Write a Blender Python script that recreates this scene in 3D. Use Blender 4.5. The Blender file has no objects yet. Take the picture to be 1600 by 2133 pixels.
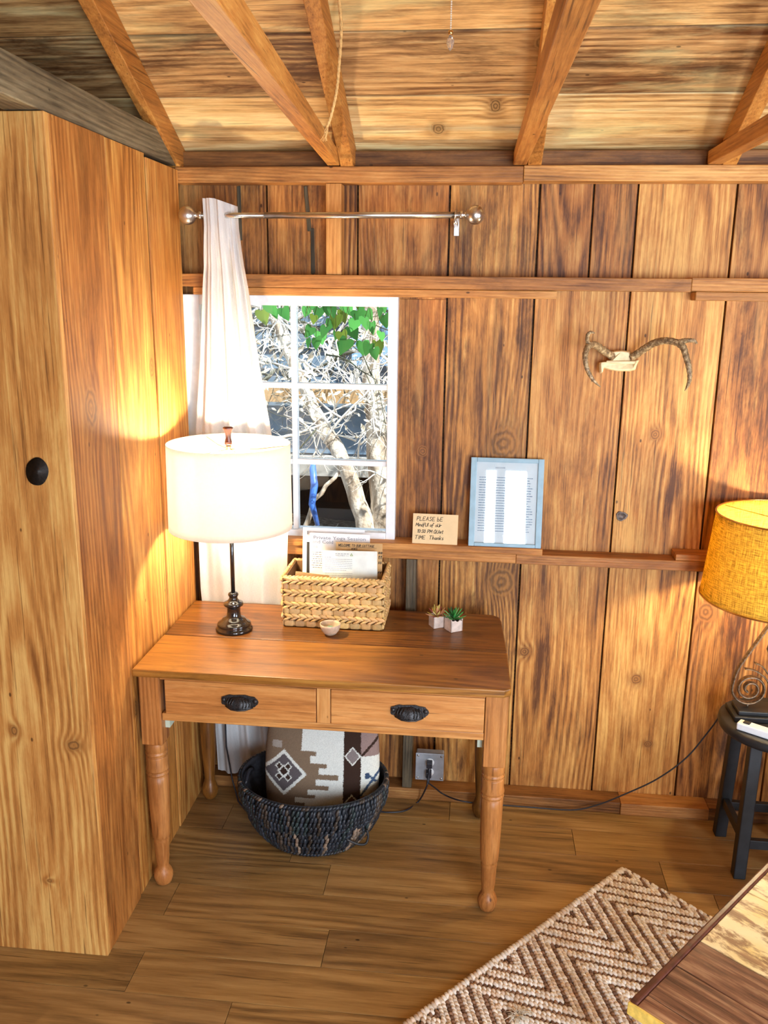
import bpy, bmesh, math, random
from mathutils import Vector, Matrix
rnd = random.Random(7)
sc = bpy.context.scene
COL = sc.collection
# ------------------------------------------------------------------ camera
CF = 1825.35
CR = Vector((0.99432, 0.10574, 0.01190)); CU = Vector((-0.03724, 0.24110, 0.96979)); CD = Vector((-0.09968, 0.96472, -0.24367))
CC = Vector((0.975, -2.8982, 1.8301))
cam = bpy.data.objects.new('camera', bpy.data.cameras.new('camera')); COL.objects.link(cam)
cam.data.sensor_fit = 'VERTICAL'; cam.data.sensor_height = 36.0; cam.data.lens = CF / 2133 * 36
cam.data.clip_start = 0.05
b = -CD
cam.matrix_world = Matrix(((CR.x, CU.x, b.x, CC.x), (CR.y, CU.y, b.y, CC.y), (CR.z, CU.z, b.z, CC.z), (0, 0, 0, 1)))
sc.camera = cam
# ------------------------------------------------------------------ light and exposure
sc.view_settings.view_transform = 'Standard'; sc.view_settings.look = 'None'
sc.view_settings.gamma = 1; sc.view_settings.use_curve_mapping = False
sc.view_settings.exposure = 0.45
world = bpy.data.worlds.new('sky'); sc.world = world; world.use_nodes = True
wb = world.node_tree.nodes['Background']; wb.inputs[0].default_value = (0.62, 0.8, 1.0, 1); wb.inputs[1].default_value = 1.1
def lamp(name, kind, loc, rot, energy, color, **kw):
    l = bpy.data.lights.new(name, kind); l.energy = energy; l.color = color
    for k, v in kw.items(): setattr(l, k, v)
    o = bpy.data.objects.new(name, l); COL.objects.link(o); o.location = loc; o.rotation_euler = rot; return o
sun = lamp('sun', 'SUN', (0, 0, 8), (0, 0, 0), 9.0, (1, .96, .88), angle=math.radians(.6))
sun.rotation_euler = Vector((.55, -.30, .95)).to_track_quat('Z', 'Y').to_euler()
# daylight coming in by the two windows and the open door of the front wall, behind the camera
WIN_FRONT = [(1.09, 1.17, .75, 2.05), (1.255, 1.43, .75, 2.05), (1.95, 2.85, .02, 2.05)]
for k, (x0, x1, z0, z1) in enumerate(WIN_FRONT):
    lamp('daylight_front', 'AREA', ((x0 + x1) / 2, -4.48, (z0 + z1) / 2), (math.radians(90), 0, math.radians(180) * 0), (7, 17, 112)[k], (.76, .87, 1.0),
         shape='RECTANGLE', size=x1 - x0, size_y=z1 - z0)
lamp('fill_right', 'AREA', (3.36, -2.1, 1.4), (math.radians(90), 0, math.radians(90)), 45, (.80, .90, 1.0), shape='RECTANGLE', size=1.1, size_y=1.1)  # added fill light, the right wall has no opening here
LAMP_E, LAMP2_E = 620.0, 420.0
LAMP_C = (1.0, .80, .52)

# ------------------------------------------------------------------ helpers
def W(px, py, x=None, y=None, z=None):
    d = CR * ((px - 800) / CF) - CU * ((py - 1066.5) / CF) + CD
    for i, v in enumerate((x, y, z)):
        if v is not None: return CC + d * ((v - CC[i]) / d[i])
class MB:
    def __init__(s): s.v = []; s.f = []; s.g = []; s.t = []; s.sm = []
    def add(s, vs, fs, gs=None, tint=(1, 1, 1, 1), smooth=False):
        n = len(s.v); s.v += [tuple(v) for v in vs]; s.g += [tuple(g) for g in (gs or vs)]
        s.t += ([tint] * len(vs) if not isinstance(tint, list) else tint)
        s.f += [tuple(n + i for i in f) for f in fs]; s.sm += [smooth] * len(fs); return s
    def hexa(s, c, axis='x', tint=(1, 1, 1, 1), M=None, off=None):
        """c: 8 corners ordered (x0y0z0,x1y0z0,x1y1z0,x0y1z0, same for z1)"""
        cs = [Vector(p) for p in c]; cen = sum(cs, Vector()) / 8
        dim = [max(p[i] for p in cs) - min(p[i] for p in cs) for i in range(3)]
        a = 'xyz'.index(axis); o = [i for i in range(3) if i != a]; o.sort(key=lambda i: -dim[i])
        if off is None: off = (rnd.uniform(-9, 9), rnd.uniform(-.08, .08), rnd.uniform(0, .06))
        gs = [(p[a] + off[0], p[o[0]] - cen[o[0]] + off[1], p[o[1]] - cen[o[1]] + off[2]) for p in cs]
        if M is not None: cs = [M @ p for p in cs]
        return s.add(cs, [(0, 3, 2, 1), (4, 5, 6, 7), (0, 1, 5, 4), (1, 2, 6, 5), (2, 3, 7, 6), (3, 0, 4, 7)], gs, tint)
    def box(s, lo, hi, axis='x', tint=(1, 1, 1, 1), M=None, off=None):
        (a, b_, c), (d, e, f) = lo, hi
        return s.hexa([(a, b_, c), (d, b_, c), (d, e, c), (a, e, c), (a, b_, f), (d, b_, f), (d, e, f), (a, e, f)], axis, tint, M, off)
    def lathe(s, prof, cen=(0, 0, 0), n=32, tint=(1, 1, 1, 1), sx=1, sy=1, M=None, wav=None):
        vs = []; gs = []; fs = []
        for (r, z) in prof:
            for k in range(n):
                a = 2 * math.pi * k / n; rr = r * (wav(a, z) if wav else 1)
                p = Vector((rr * sx * math.cos(a), rr * sy * math.sin(a), z))
                if M is not None: p = M @ p
                vs.append((p.x + cen[0], p.y + cen[1], p.z + cen[2])); gs.append((z + cen[0] * 7, p.x, p.y + .03))
        m = len(prof)
        for j in range(m - 1):
            for k in range(n):
                k2 = (k + 1) % n; fs.append((j * n + k, j * n + k2, (j + 1) * n + k2, (j + 1) * n + k))
        if prof[0][0] > 1e-5: fs.append(tuple(reversed(range(n))))
        if prof[-1][0] > 1e-5: fs.append(tuple(range((m - 1) * n, m * n)))
        return s.add(vs, fs, gs, tint, True)
    def tube(s, pts, rad, n=8, tint=(1, 1, 1, 1), flat=1.0, up=None):
        pts = [Vector(p) for p in pts]; m = len(pts)
        rs = rad if isinstance(rad, (list, tuple)) else [rad] * m
        vs = []; gs = []; fs = []; u = None; L = 0
        for i, p in enumerate(pts):
            t = (pts[min(i + 1, m - 1)] - pts[max(i - 1, 0)]).normalized()
            if up is not None: u = Vector(up) - t * t.dot(Vector(up)); u.normalize()
            elif u is None:
                u = t.orthogonal().normalized()
            else:
                u = (u - t * u.dot(t)); u.normalize()
            w = t.cross(u)
            if i: L += (p - pts[i - 1]).length
            for k in range(n):
                a = 2 * math.pi * k / n; q = p + (u * math.cos(a) + w * math.sin(a) * flat) * rs[i]
                vs.append(q); gs.append((L, rs[i] * math.cos(a), rs[i] * math.sin(a)))
        for i in range(m - 1):
            for k in range(n):
                k2 = (k + 1) % n; fs.append((i * n + k, i * n + k2, (i + 1) * n + k2, (i + 1) * n + k))
        fs.append(tuple(reversed(range(n)))); fs.append(tuple(range((m - 1) * n, m * n)))
        return s.add(vs, fs, gs, tint, True)
    def blob(s, cen, ax, ay, az, tint=(1, 1, 1, 1), nu=8, nv=5, p=1.0):
        """ellipsoid with half axes given as vectors"""
        cen, ax, ay, az = map(Vector, (cen, ax, ay, az)); vs = []; fs = []
        vs.append(cen - az)
        pw = lambda v: math.copysign(abs(v) ** p, v)
        for j in range(1, nv):
            th = math.pi * j / nv - math.pi / 2
            for k in range(nu):
                a = 2 * math.pi * k / nu
                vs.append(cen + ax * pw(math.cos(a)) * pw(math.cos(th)) + ay * pw(math.sin(a)) * pw(math.cos(th)) + az * pw(math.sin(th)))
        vs.append(cen + az); T = len(vs) - 1
        for k in range(nu):
            k2 = (k + 1) % nu
            fs.append((0, 1 + k2, 1 + k)); fs.append((T, T - nu + k, T - nu + k2))
            for j in range(nv - 2):
                a = 1 + j * nu; fs.append((a + k, a + k2, a + nu + k2, a + nu + k))
        return s.add(vs, fs, None, tint, True)
    def build(s, name, mat, parent=None, bevel=0, org=None, subd=0):
        me = bpy.data.meshes.new(name)
        o = bpy.data.objects.new(name, me); COL.objects.link(o)
        if org is None: org = Vector((0, 0, 0))
        if parent is not None: org = Vector(parent['_o'])
        org = Vector(org)
        me.from_pydata([(v[0] - org.x, v[1] - org.y, v[2] - org.z) for v in s.v], [], s.f)
        a = me.attributes.new('gc', 'FLOAT_VECTOR', 'POINT'); a.data.foreach_set('vector', [x for g in s.g for x in g])
        c = me.attributes.new('tint', 'FLOAT_COLOR', 'POINT'); c.data.foreach_set('color', [x for g in s.t for x in g])
        me.polygons.foreach_set('use_smooth', s.sm)
        me.update()
        bm = bmesh.new(); bm.from_mesh(me); bmesh.ops.recalc_face_normals(bm, faces=bm.faces); bm.to_mesh(me); bm.free()
        if mat: me.materials.append(mat)
        if bevel:
            m = o.modifiers.new('bevel', 'BEVEL'); m.width = bevel; m.segments = 2; m.limit_method = 'ANGLE'; m.angle_limit = math.radians(50)
        if subd:
            m = o.modifiers.new('subd', 'SUBSURF'); m.levels = subd; m.render_levels = subd
        if parent is not None: o.parent = parent; o['_o'] = parent['_o']
        else: o.location = org; o['_o'] = tuple(org)
        return o
def tag(o, label=None, cat=None, group=None, kind=None):
    if label: o['label'] = label
    if cat: o['category'] = cat
    if group: o['group'] = group
    if kind: o['kind'] = kind
    return o
def thing(name, loc, label, cat, group=None):
    o = bpy.data.objects.new(name, None); COL.objects.link(o); o.location = loc; o['_o'] = tuple(loc); o.empty_display_size = .05
    return tag(o, label, cat, group)
def struct(name, mb, mat, bevel=.002): return tag(mb.build(name, mat, bevel=bevel), kind='structure')
# ------------------------------------------------------------------ materials
class NT:
    def __init__(s, name):
        s.m = bpy.data.materials.new(name); s.m.use_nodes = True; s.t = s.m.node_tree
        s.b = s.t.nodes['Principled BSDF']; s.out = s.t.nodes['Material Output']
    def n(s, typ, ins=None, **kw):
        nd = s.t.nodes.new('ShaderNode' + typ)
        for k, v in kw.items(): setattr(nd, k, v)
        for k, v in (ins or {}).items():
            if isinstance(v, bpy.types.NodeSocket): s.t.links.new(v, nd.inputs[k])
            else: nd.inputs[k].default_value = v
        return nd
    def math(s, op, a, b_=0.0, c=None, clamp=False):
        i = {0: a, 1: b_}
        if c is not None: i[2] = c
        return s.n('Math', i, operation=op, use_clamp=clamp).outputs[0]
    def vm(s, op, a, b_): return s.n('VectorMath', {0: a, 1: b_}, operation=op).outputs[0]
    def noise(s, v, scale=1, detail=2, rough=.5, dist=0):
        return s.n('TexNoise', {'Vector': v, 'Scale': scale, 'Detail': detail, 'Roughness': rough, 'Distortion': dist}).outputs['Fac']
    def ramp(s, f, stops, interp='LINEAR'):
        r = s.n('ValToRGB', {'Fac': f}); r.color_ramp.interpolation = interp; e = r.color_ramp.elements
        while len(e) < len(stops): e.new(.5)
        for k, (p, c) in enumerate(stops): e[k].position = p; e[k].color = (*c, 1) if len(c) == 3 else c
        return r.outputs[0]
    def mix(s, f, a, b_, blend='MIX'):
        nd = s.n('Mix', None, data_type='RGBA', blend_type=blend)
        for k, v in (('Factor', f), ('A', a), ('B', b_)):
            sock = [i for i in nd.inputs if i.name == k and (i.type == ('VALUE' if k == 'Factor' else 'RGBA'))][0]
            if isinstance(v, bpy.types.NodeSocket): s.t.links.new(v, sock)
            else: sock.default_value = v if k == 'Factor' else ((*v, 1) if len(v) == 3 else v)
        return [o for o in nd.outputs if o.type == 'RGBA'][0]
    def ss(s, f, a, b_, lo=0., hi=1.):
        return s.n('MapRange', {'Value': f, 'From Min': a, 'From Max': b_, 'To Min': lo, 'To Max': hi}, interpolation_type='SMOOTHSTEP').outputs[0]
    def set(s, **kw):
        names = dict(color='Base Color', rough='Roughness', metal='Metallic', spec='Specular IOR Level', trans='Transmission Weight', ior='IOR',
                     emit='Emission Color', es='Emission Strength', alpha='Alpha', coat='Coat Weight', sheen='Sheen Weight', normal='Normal', sss='Subsurface Weight')
        for k, v in kw.items():
            i = s.b.inputs[names[k]]
            if isinstance(v, bpy.types.NodeSocket): s.t.links.new(v, i)
            else: i.default_value = (*v, 1) if isinstance(v, tuple) and len(v) == 3 else v
        return s
    def bump(s, h, strength=.3, dist=.002): s.set(normal=s.n('Bump', {'Height': h, 'Strength': strength, 'Distance': dist}).outputs[0]); return s
def hx(r, g, b_):
    return tuple(((c / 255) / 12.92 if c / 255 <= .04045 else (((c / 255) + .055) / 1.055) ** 2.4) for c in (r, g, b_))
def plain(name, col, rough=.5, metal=0., spec=.5, bumpy=0, var=.0, scale=40, **kw):
    t = NT(name); t.set(rough=rough, metal=metal, spec=spec, **kw)
    pos = t.n('NewGeometry').outputs['Position']
    f = t.noise(pos, scale, 3)
    c = t.mix(t.ss(f, .3, .7), tuple(x * (1 - var) for x in col), tuple(min(1, x * (1 + var)) for x in col))
    at = t.n('Attribute', attribute_name='tint').outputs['Color']
    c = t.mix(1.0, c, at, 'MULTIPLY')
    t.set(color=c)
    if bumpy: t.bump(f, bumpy, .002)
    return t.m
def wood(name, light, mid, dark, F=95, stain=.6, rough=.55, knots=(), auto=.35, bump=.35, ringamt=.32, con=1.0, spec=.35, fine=1.0, scuff=.25, blot=(2., 7., 7.), kcol=(.05, .02, .008)):
    t = NT(name)
    gc = t.n('Attribute', attribute_name='gc').outputs['Vector']
    tn = t.n('Attribute', attribute_name='tint')
    sp = t.n('SeparateXYZ', {0: gc}); y, z = sp.outputs[1], sp.outputs[2]
    nA = t.noise(t.vm('MULTIPLY', gc, (1.1, 4.5, 4.5)), 1, 2)
    nB = t.noise(t.vm('MULTIPLY', gc, (.55, .6, .6)), 1, 1)
    yy = t.math('ADD', y, t.math('MULTIPLY', t.math('SUBTRACT', nA, .5), .07))
    cc = t.math('ADD', z, t.math('MULTIPLY', nB, .17))
    r = t.math('SQRT', t.math('ADD', t.math('MULTIPLY', yy, yy), t.math('MULTIPLY', cc, cc)))
    # knots: automatic ones by cells, and the ones that can be seen at given places
    vo = t.n('TexVoronoi', {'Vector': t.vm('MULTIPLY', gc, (1.5, 4.2, 0.)), 'Scale': 1.0, 'Randomness': 1.0})
    vc = t.n('SeparateColor', {0: vo.outputs['Color']}).outputs[0]
    kd = t.math('DIVIDE', vo.outputs['Distance'], t.math('MULTIPLY', vc, .13))
    kd = t.math('ADD', kd, t.math('MULTIPLY', t.math('GREATER_THAN', vc, auto), 60.))
    if knots:
        pos = t.n('NewGeometry').outputs['Position']
        for (K, s) in knots:
            d = t.n('VectorMath', {0: t.vm('MULTIPLY', t.vm('SUBTRACT', pos, tuple(K)), tuple(1 / q for q in s))}, operation='LENGTH').outputs['Value']
            kd = t.math('MINIMUM', kd, d)
    kd = t.math('ADD', kd, t.math('MULTIPLY', t.math('SUBTRACT', t.noise(t.vm('MULTIPLY', gc, (30, 60, 60)), 1, 2), .5), .5))
    wrap = t.math('DIVIDE', 14.0, t.math('ADD', 1.0, t.math('MULTIPLY', kd, kd)))
    ph = t.math('ADD', t.math('MULTIPLY', r, F * 2 * math.pi), wrap)
    ph = t.math('ADD', ph, t.math('MULTIPLY', t.noise(t.vm('MULTIPLY', gc, (5, 45, 45)), 1, 3), 3.0))
    ring = t.math('ADD', t.math('MULTIPLY', t.math('SINE', ph), .5), .5)
    fib = t.noise(t.vm('MULTIPLY', gc, (4.5 / fine, 240 * fine, 240 * fine)), 1, 3, .6)
    fib2 = t.noise(t.vm('MULTIPLY', gc, (7, 75, 75)), 1, 5, .7)
    band = t.noise(t.vm('MULTIPLY', gc, (1.3, 24, 24)), 1, 5, .7, .6)
    cloud = t.noise(t.vm('ADD', t.vm('MULTIPLY', gc, tuple(q * .8 for q in blot)), (9.1, 4.2, 7.7)), 1, 6, .74, .25)
    rm = t.ss(t.noise(t.vm('MULTIPLY', gc, (.8, 3.2, 3.2)), 1, 2), .38, .62, .25, 1.)
    line = t.noise(t.vm('MULTIPLY', gc, (3., 150, 150)), 1, 4, .6)
    def term(f, k): return t.math('MULTIPLY', t.math('SUBTRACT', f, .5), k)
    v = t.math('ADD', .5, t.math('MULTIPLY', term(ring, ringamt), rm))
    for f_, k_ in ((band, .8 * con), (fib2, .55 * con), (fib, .5 * con), (cloud, 1.0 * con)): v = t.math('ADD', v, term(f_, k_))
    v = t.math('ADD', v, t.math('MULTIPLY', t.math('SUBTRACT', .55, tn.outputs['Alpha']), .22))
    col = t.ramp(v, [(.16, dark), (.5, mid), (.82, light)])
    col = t.mix(t.math('MULTIPLY', t.ss(line, .60, .70), .75), col, tuple(q * .6 for q in dark))
    col = t.mix(t.math('MULTIPLY', t.ss(line, .38, .28), .35), col, light)
    vs_ = t.n('TexVoronoi', {'Vector': t.vm('MULTIPLY', gc, (9., 17., 17.)), 'Scale': 1.0, 'Randomness': 1.0})
    col = t.mix(t.math('MULTIPLY', t.ss(vs_.outputs['Distance'], .035, .075, 1., 0.), t.math('MULTIPLY', t.math('GREATER_THAN', t.n('SeparateColor', {0: vs_.outputs['Color']}).outputs[0], .55), .85)), col, tuple(q * .35 for q in dark))
    bl = t.noise(t.vm('MULTIPLY', gc, blot), 1, 6, .76, .3)
    st = t.math('MULTIPLY', t.ss(bl, .46, .68), t.math('MULTIPLY', tn.outputs['Alpha'], stain))
    col = t.mix(st, col, tuple(q * .55 for q in dark))
    sc2 = t.noise(t.vm('ADD', t.vm('MULTIPLY', gc, (1.6, 9., 9.)), (3.3, 1.7, 5.1)), 1, 6, .65, .5)
    col = t.mix(t.math('MULTIPLY', t.ss(sc2, .52, .75), scuff), col, tuple(min(1, q * 1.35 + .03) for q in light))
    km = t.ss(kd, .75, 1.15, 1., 0.)
    halo = t.ss(kd, .9, 2.4, .4, 0.)
    col = t.mix(t.math('MULTIPLY', halo, .8), col, tuple(q * .9 for q in dark))
    kr = t.math('ADD', t.math('MULTIPLY', t.math('SINE', t.math('MULTIPLY', kd, 16.)), .18), t.math('MULTIPLY', cloud, .9))
    col = t.mix(km, col, t.mix(kr, kcol, tuple(q * 1.1 for q in mid)))
    col = t.mix(.7, col, tn.outputs['Color'], 'MULTIPLY')
    col = t.mix(1., col, (.98, 1.1, .98), 'MULTIPLY')
    t.set(color=col, rough=rough, spec=spec)
    t.bump(t.math('ADD', t.math('MULTIPLY', ring, .5), t.math('ADD', fib, sc2)), bump, .0015)
    return t.m

LG, MD, DK = hx(222, 168, 104), hx(184, 120, 64), hx(96, 54, 26)
kn_wall = [(W(*q, y=.075), s) for q, s in (((1365, 905), (.018, .05, .02)), ((1325, 1415), (.022, .05, .022)), ((1093, 1357), (.02, .05, .02)),
    ((880, 940), (.02, .05, .02)), ((1050, 925), (.055, .05, .06)), ((1045, 1212), (.05, .05, .055)), ((1350, 1550), (.016, .05, .014)), ((1470, 1275), (.03, .05, .04)))]
m_wall = wood('weathered_wall_boards', LG, MD, DK, knots=kn_wall, stain=.9, con=1.2, F=85, scuff=.4)
kn_left = [(W(*q, y=-.875), s) for q, s in (((160, 1545), (.024, .05, .018)), ((38, 1515), (.012, .05, .018)), ((110, 1825), (.01, .05, .007)))] + \
          [(W(*q, x=0.), s) for q, s in (((318, 765), (.05, .02, .035)), ((190, 850), (.05, .04, .06)), ((285, 1475), (.05, .012, .03)))]
m_left = wood('honey_partition_boards', hx(222, 168, 104), hx(190, 124, 66), hx(132, 76, 34), knots=kn_left, stain=.6, F=70, scuff=.2, auto=.2)
kn_ceil = [((.83, -.02, 2.314), (.022, .03, .03)), ((1.0, -.11, 2.36), (.018, .03, .03)), ((1.12, -.33, 2.47), (.03, .03, .03)), ((1.72, -.25, 2.43), (.02, .03, .03))]
m_ceil = wood('pale_roof_planks', hx(250, 218, 172), hx(222, 172, 120), hx(116, 70, 40), knots=kn_ceil, stain=.9, F=60, scuff=.35, blot=(1.6, 9., 9.))
m_raft = wood('rafter_wood', hx(212, 154, 90), hx(182, 118, 60), hx(116, 66, 30), ringamt=.1, stain=.35, auto=.1, scuff=.15)
m_grey = wood('grey_beam_wood', hx(150, 130, 108), hx(116, 98, 80), hx(66, 54, 44), stain=.4, auto=.1)
m_trim = wood('trim_wood', hx(210, 154, 98), hx(172, 114, 64), hx(104, 62, 32), ringamt=.14, stain=.6, auto=.1)
m_floor = wood('floor_laminate', hx(192, 148, 100), hx(158, 114, 70), hx(88, 58, 34), con=.6, stain=.35, rough=.38, F=50, ringamt=.25, auto=.05, bump=.15, spec=.45, scuff=.2, blot=(2.5, 26., 26.), fine=.7)
m_desk = wood('desk_pine', hx(200, 146, 76), hx(156, 102, 46), hx(88, 50, 20), stain=.7, rough=.35, auto=.12, con=.6, ringamt=.2, bump=.15, spec=.5, scuff=.2, F=60, blot=(1.5, 5., 5.))
m_deskf = wood('desk_front_pine', hx(224, 164, 108), hx(194, 128, 74), hx(140, 82, 42), stain=.5, rough=.4, auto=.05, con=.75, ringamt=.2, bump=.25, spec=.4, scuff=.35, F=110)
m_trunk = wood('worn_painted_planks', hx(190, 150, 120), hx(130, 88, 68), hx(70, 42, 32), stain=.7, rough=.5, auto=.1, scuff=.4, F=70)
m_white = plain('white_paint', (.82, .85, .88), .45, var=.04)
m_silver = plain('brushed_nickel', (.62, .6, .57), .28, metal=1., var=.1)
m_black = plain('black_gloss', (.012, .011, .011), .12, spec=.6, coat=.5)
m_blackmat = plain('black_paint', (.013, .014, .017), .5, var=.3, scale=25, bumpy=.2)
m_dark = plain('dark_gap', (.01, .007, .005), .9)
m_iron = plain('dark_iron', (.05, .048, .05), .4, metal=.7, var=.4, bumpy=.5, scale=300)
m_bronze = plain('aged_bronze', (.20, .14, .09), .45, metal=.7, var=.4, bumpy=.3, scale=120)
m_finial = plain('dark_walnut', hx(86, 36, 20), .25, var=.2, coat=.4)
m_brass = plain('brass', (.75, .5, .2), .25, metal=1.)
m_cordk = plain('black_cord', (.015, .015, .022), .4)
m_brown_cord = plain('brown_cord', (.06, .03, .015), .5)
m_paper = plain('white_paper', (.85, .86, .88), .7, var=.02)
m_kraft = plain('kraft_card', hx(196, 156, 104), .75, var=.06)
m_cream = plain('cream_card', hx(226, 198, 152), .75, var=.03)
m_ink = plain('ink', (.015, .013, .012), .7)
m_inkg = plain('grey_ink', (.22, .24, .27), .7)
m_inkb = plain('blue_ink', (.10, .20, .32), .7)
m_green = plain('green_print', hx(150, 170, 80), .7)

# fabric with light going through
def cloth(name, col, trans=.45, weave=900, var=.05, tr_col=None, yellow=None):
    t = NT(name); pos = t.n('NewGeometry').outputs['Position']
    at = t.n('Attribute', attribute_name='gc').outputs['Vector']
    w1 = t.noise(t.vm('MULTIPLY', at, (weave, weave * .06, 1)), 1, 2); w2 = t.noise(t.vm('MULTIPLY', at, (weave * .06, weave, 1)), 1, 2)
    f = t.math('ADD', w1, w2)
    c = t.mix(t.ss(f, .75, 1.25), tuple(x * (1 - var * 2) for x in col), tuple(min(1, x * (1 + var)) for x in col))
    d = t.n('BsdfDiffuse', {'Color': c}); tl = t.n('BsdfTranslucent', {'Color': t.mix(1., c, tr_col or (1., 1., 1.), 'MULTIPLY')})
    bp = t.n('Bump', {'Height': f, 'Strength': .25, 'Distance': .001}).outputs[0]
    t.t.links.new(bp, d.inputs['Normal'])
    mx = t.n('MixShader', {0: trans, 1: d.outputs[0], 2: tl.outputs[0]}); t.t.links.new(mx.outputs[0], t.out.inputs['Surface']); return t.m
m_curtain = cloth('white_curtain', (.86, .86, .86), .35)
m_shade = cloth('white_shade', (.92, .91, .90), .72, var=.02)
m_burlap = cloth('mustard_burlap', hx(232, 194, 84), .38, 420, .28, tr_col=(1., .95, .6))
def glass(name, refl=.12):
    t = NT(name)
    tr = t.n('BsdfTransparent', {'Color': (.97, .99, .99, 1)}); g = t.n('BsdfGlossy', {'Roughness': .02, 'Color': (1, 1, 1, 1)})
    fr = t.n('Fresnel', {'IOR': 1.5}).outputs[0]
    mx = t.n('MixShader', {0: t.math('MULTIPLY', fr, refl / .05, clamp=True), 1: tr.outputs[0], 2: g.outputs[0]}); t.t.links.new(mx.outputs[0], t.out.inputs['Surface']); return t.m
m_glass = glass('window_glass', .05); m_glassf = glass('frame_glass', .09)
def emit(name, col, s):
    t = NT(name); e = t.n('Emission', {'Color': (*col, 1), 'Strength': s}); t.t.links.new(e.outputs[0], t.out.inputs['Surface']); return t.m
m_bulb = emit('lit_bulb', LAMP_C, LAMP_E); m_bulb2 = emit('lit_bulb_warm', (1., .82, .5), LAMP2_E)

# ================================================================== SETTING
def T(k=.08, s=None):
    q = 1 + rnd.uniform(-k, k); return (q * (1 + rnd.uniform(-.03, .03)), q, q * (1 + rnd.uniform(-.05, .05)), rnd.uniform(.3, 1.) if s is None else s)
# floor
mb = MB(); y = -4.6; row = 0
while y < .12:
    x = -1.6 - rnd.uniform(0, 1.2)
    while x < 3.5:
        L = 1.22; mb.box((x, y, -.02), (x + L - .0015, min(y + .148, .12), 0), 'x', T(.13)); x += L
    y += .1495; row += 1
mb.box((-1.6, -4.6, -.06), (3.5, .12, -.021), 'x', (.05, .05, .05, 1))
struct('floor', mb, m_floor, .0006)
# back wall boards, with the hole of the window
YB = .075
mb = MB(); WX0, WX1, WZ0, WZ1 = -.02, .712, .975, 1.818
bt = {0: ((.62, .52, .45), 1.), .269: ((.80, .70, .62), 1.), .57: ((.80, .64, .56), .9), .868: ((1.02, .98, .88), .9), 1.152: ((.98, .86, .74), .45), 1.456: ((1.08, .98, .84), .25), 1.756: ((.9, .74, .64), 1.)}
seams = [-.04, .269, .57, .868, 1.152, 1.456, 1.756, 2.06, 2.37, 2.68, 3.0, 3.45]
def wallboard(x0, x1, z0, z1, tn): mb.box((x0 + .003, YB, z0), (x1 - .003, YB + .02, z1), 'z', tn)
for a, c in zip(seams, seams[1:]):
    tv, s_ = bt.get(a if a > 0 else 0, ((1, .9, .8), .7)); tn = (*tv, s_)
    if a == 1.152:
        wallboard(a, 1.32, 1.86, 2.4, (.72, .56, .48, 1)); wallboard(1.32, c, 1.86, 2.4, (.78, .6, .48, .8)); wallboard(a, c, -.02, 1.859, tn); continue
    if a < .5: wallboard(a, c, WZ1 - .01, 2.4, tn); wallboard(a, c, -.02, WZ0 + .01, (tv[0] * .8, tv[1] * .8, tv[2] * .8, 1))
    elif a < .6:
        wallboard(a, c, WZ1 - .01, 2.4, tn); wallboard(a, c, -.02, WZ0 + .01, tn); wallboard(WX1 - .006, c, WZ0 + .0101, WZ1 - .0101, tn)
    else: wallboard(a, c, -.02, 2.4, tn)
for lo, hi in (((-1.6, .1, -.2), (3.5, .13, WZ0)), ((-1.6, .1, WZ1), (3.5, .13, 2.4)), ((-1.6, .1, WZ0), (WX0, .13, WZ1)), ((WX1, .1, WZ0), (3.5, .13, WZ1))):
    mb.box(lo, hi, 'x', (.04, .03, .02, 1))
wallb = struct('wall_back', mb, m_wall, .0015)
# knot hole that stands out of the wall
def knot_hole(px, py, name, lab, y=None, x=None, r=.017):
    c = W(px, py, x=x, y=y); m_ = MB()
    M = Matrix.Rotation(math.radians(90), 4, 'X')
    m_.lathe([(0, -.004), (r * .55, -.004), (r * .8, .0), (r, .0025), (r * 1.12, .0)], c, 20, M=M, sx=1.15, wav=lambda a, z: 1 + .1 * math.sin(3 * a + 1) + .05 * math.sin(7 * a))
    return m_
kh = knot_hole(1295, 1075, '', '', y=.073, r=.015)
kh.build('loose_knot', plain('grey_knot', hx(120, 110, 104), .5, var=.4, scale=120), wallb)
# left partition (closet): front board and side boards
mb = MB(); YC = -.875; ZT = 2.21
mb.box((-.327, YC - .02, 0), (0, YC, ZT), 'z', (1.02, .98, .92, .25), off=(1.3, .02, .02))
mb.box((-.66, YC - .022, 0), (-.331, YC - .002, ZT), 'z', (.85, .8, .75, .6)); mb.box((-1.5, YC - .022, 0), (-.664, YC - .002, ZT), 'z')
def sidebd(yt0, yb0, yt1, yb1, tn, dx=0, zt=ZT):
    x0, x1 = -.02 + dx, dx; mb.hexa([(x0, yb0, 0), (x1, yb0, 0), (x1, yb1, 0), (x0, yb1, 0), (x0, yt0, zt), (x1, yt0, zt), (x1, yt1, zt), (x0, yt1, zt)], 'z', tn)
sidebd(YC + .0005, YC + .0005, -.570, -.643, (.84, .68, .54, 1.))
sidebd(-.560, -.631, -.288, -.279, (1.06, .92, .66, .6), -.003)
sidebd(-.280, -.271, -.004, -.004, (1.0, .84, .64, .4), .0, 2.2)
for (yt, yb, yt2, yb2) in ((-.5699, -.6429, -.5601, -.6311), (-.2879, -.2789, -.2801, -.2711)):
    mb.hexa([(-.0215, yb, 0), (-.0045, yb, 0), (-.0045, yb2, 0), (-.0215, yb2, 0), (-.0215, yt, ZT - .01), (-.0045, yt, ZT - .01), (-.0045, yt2, ZT - .01), (-.0215, yt2, ZT - .01)], 'z', (.02, .015, .01, 1))  # near-black strips stand for the shade in the board gaps
mb.box((-.06, YC, 0), (-.022, -.01, ZT - .02), 'z', (.05, .04, .03, 1))
walll = struct('wall_left', mb, m_left, .002)
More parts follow.
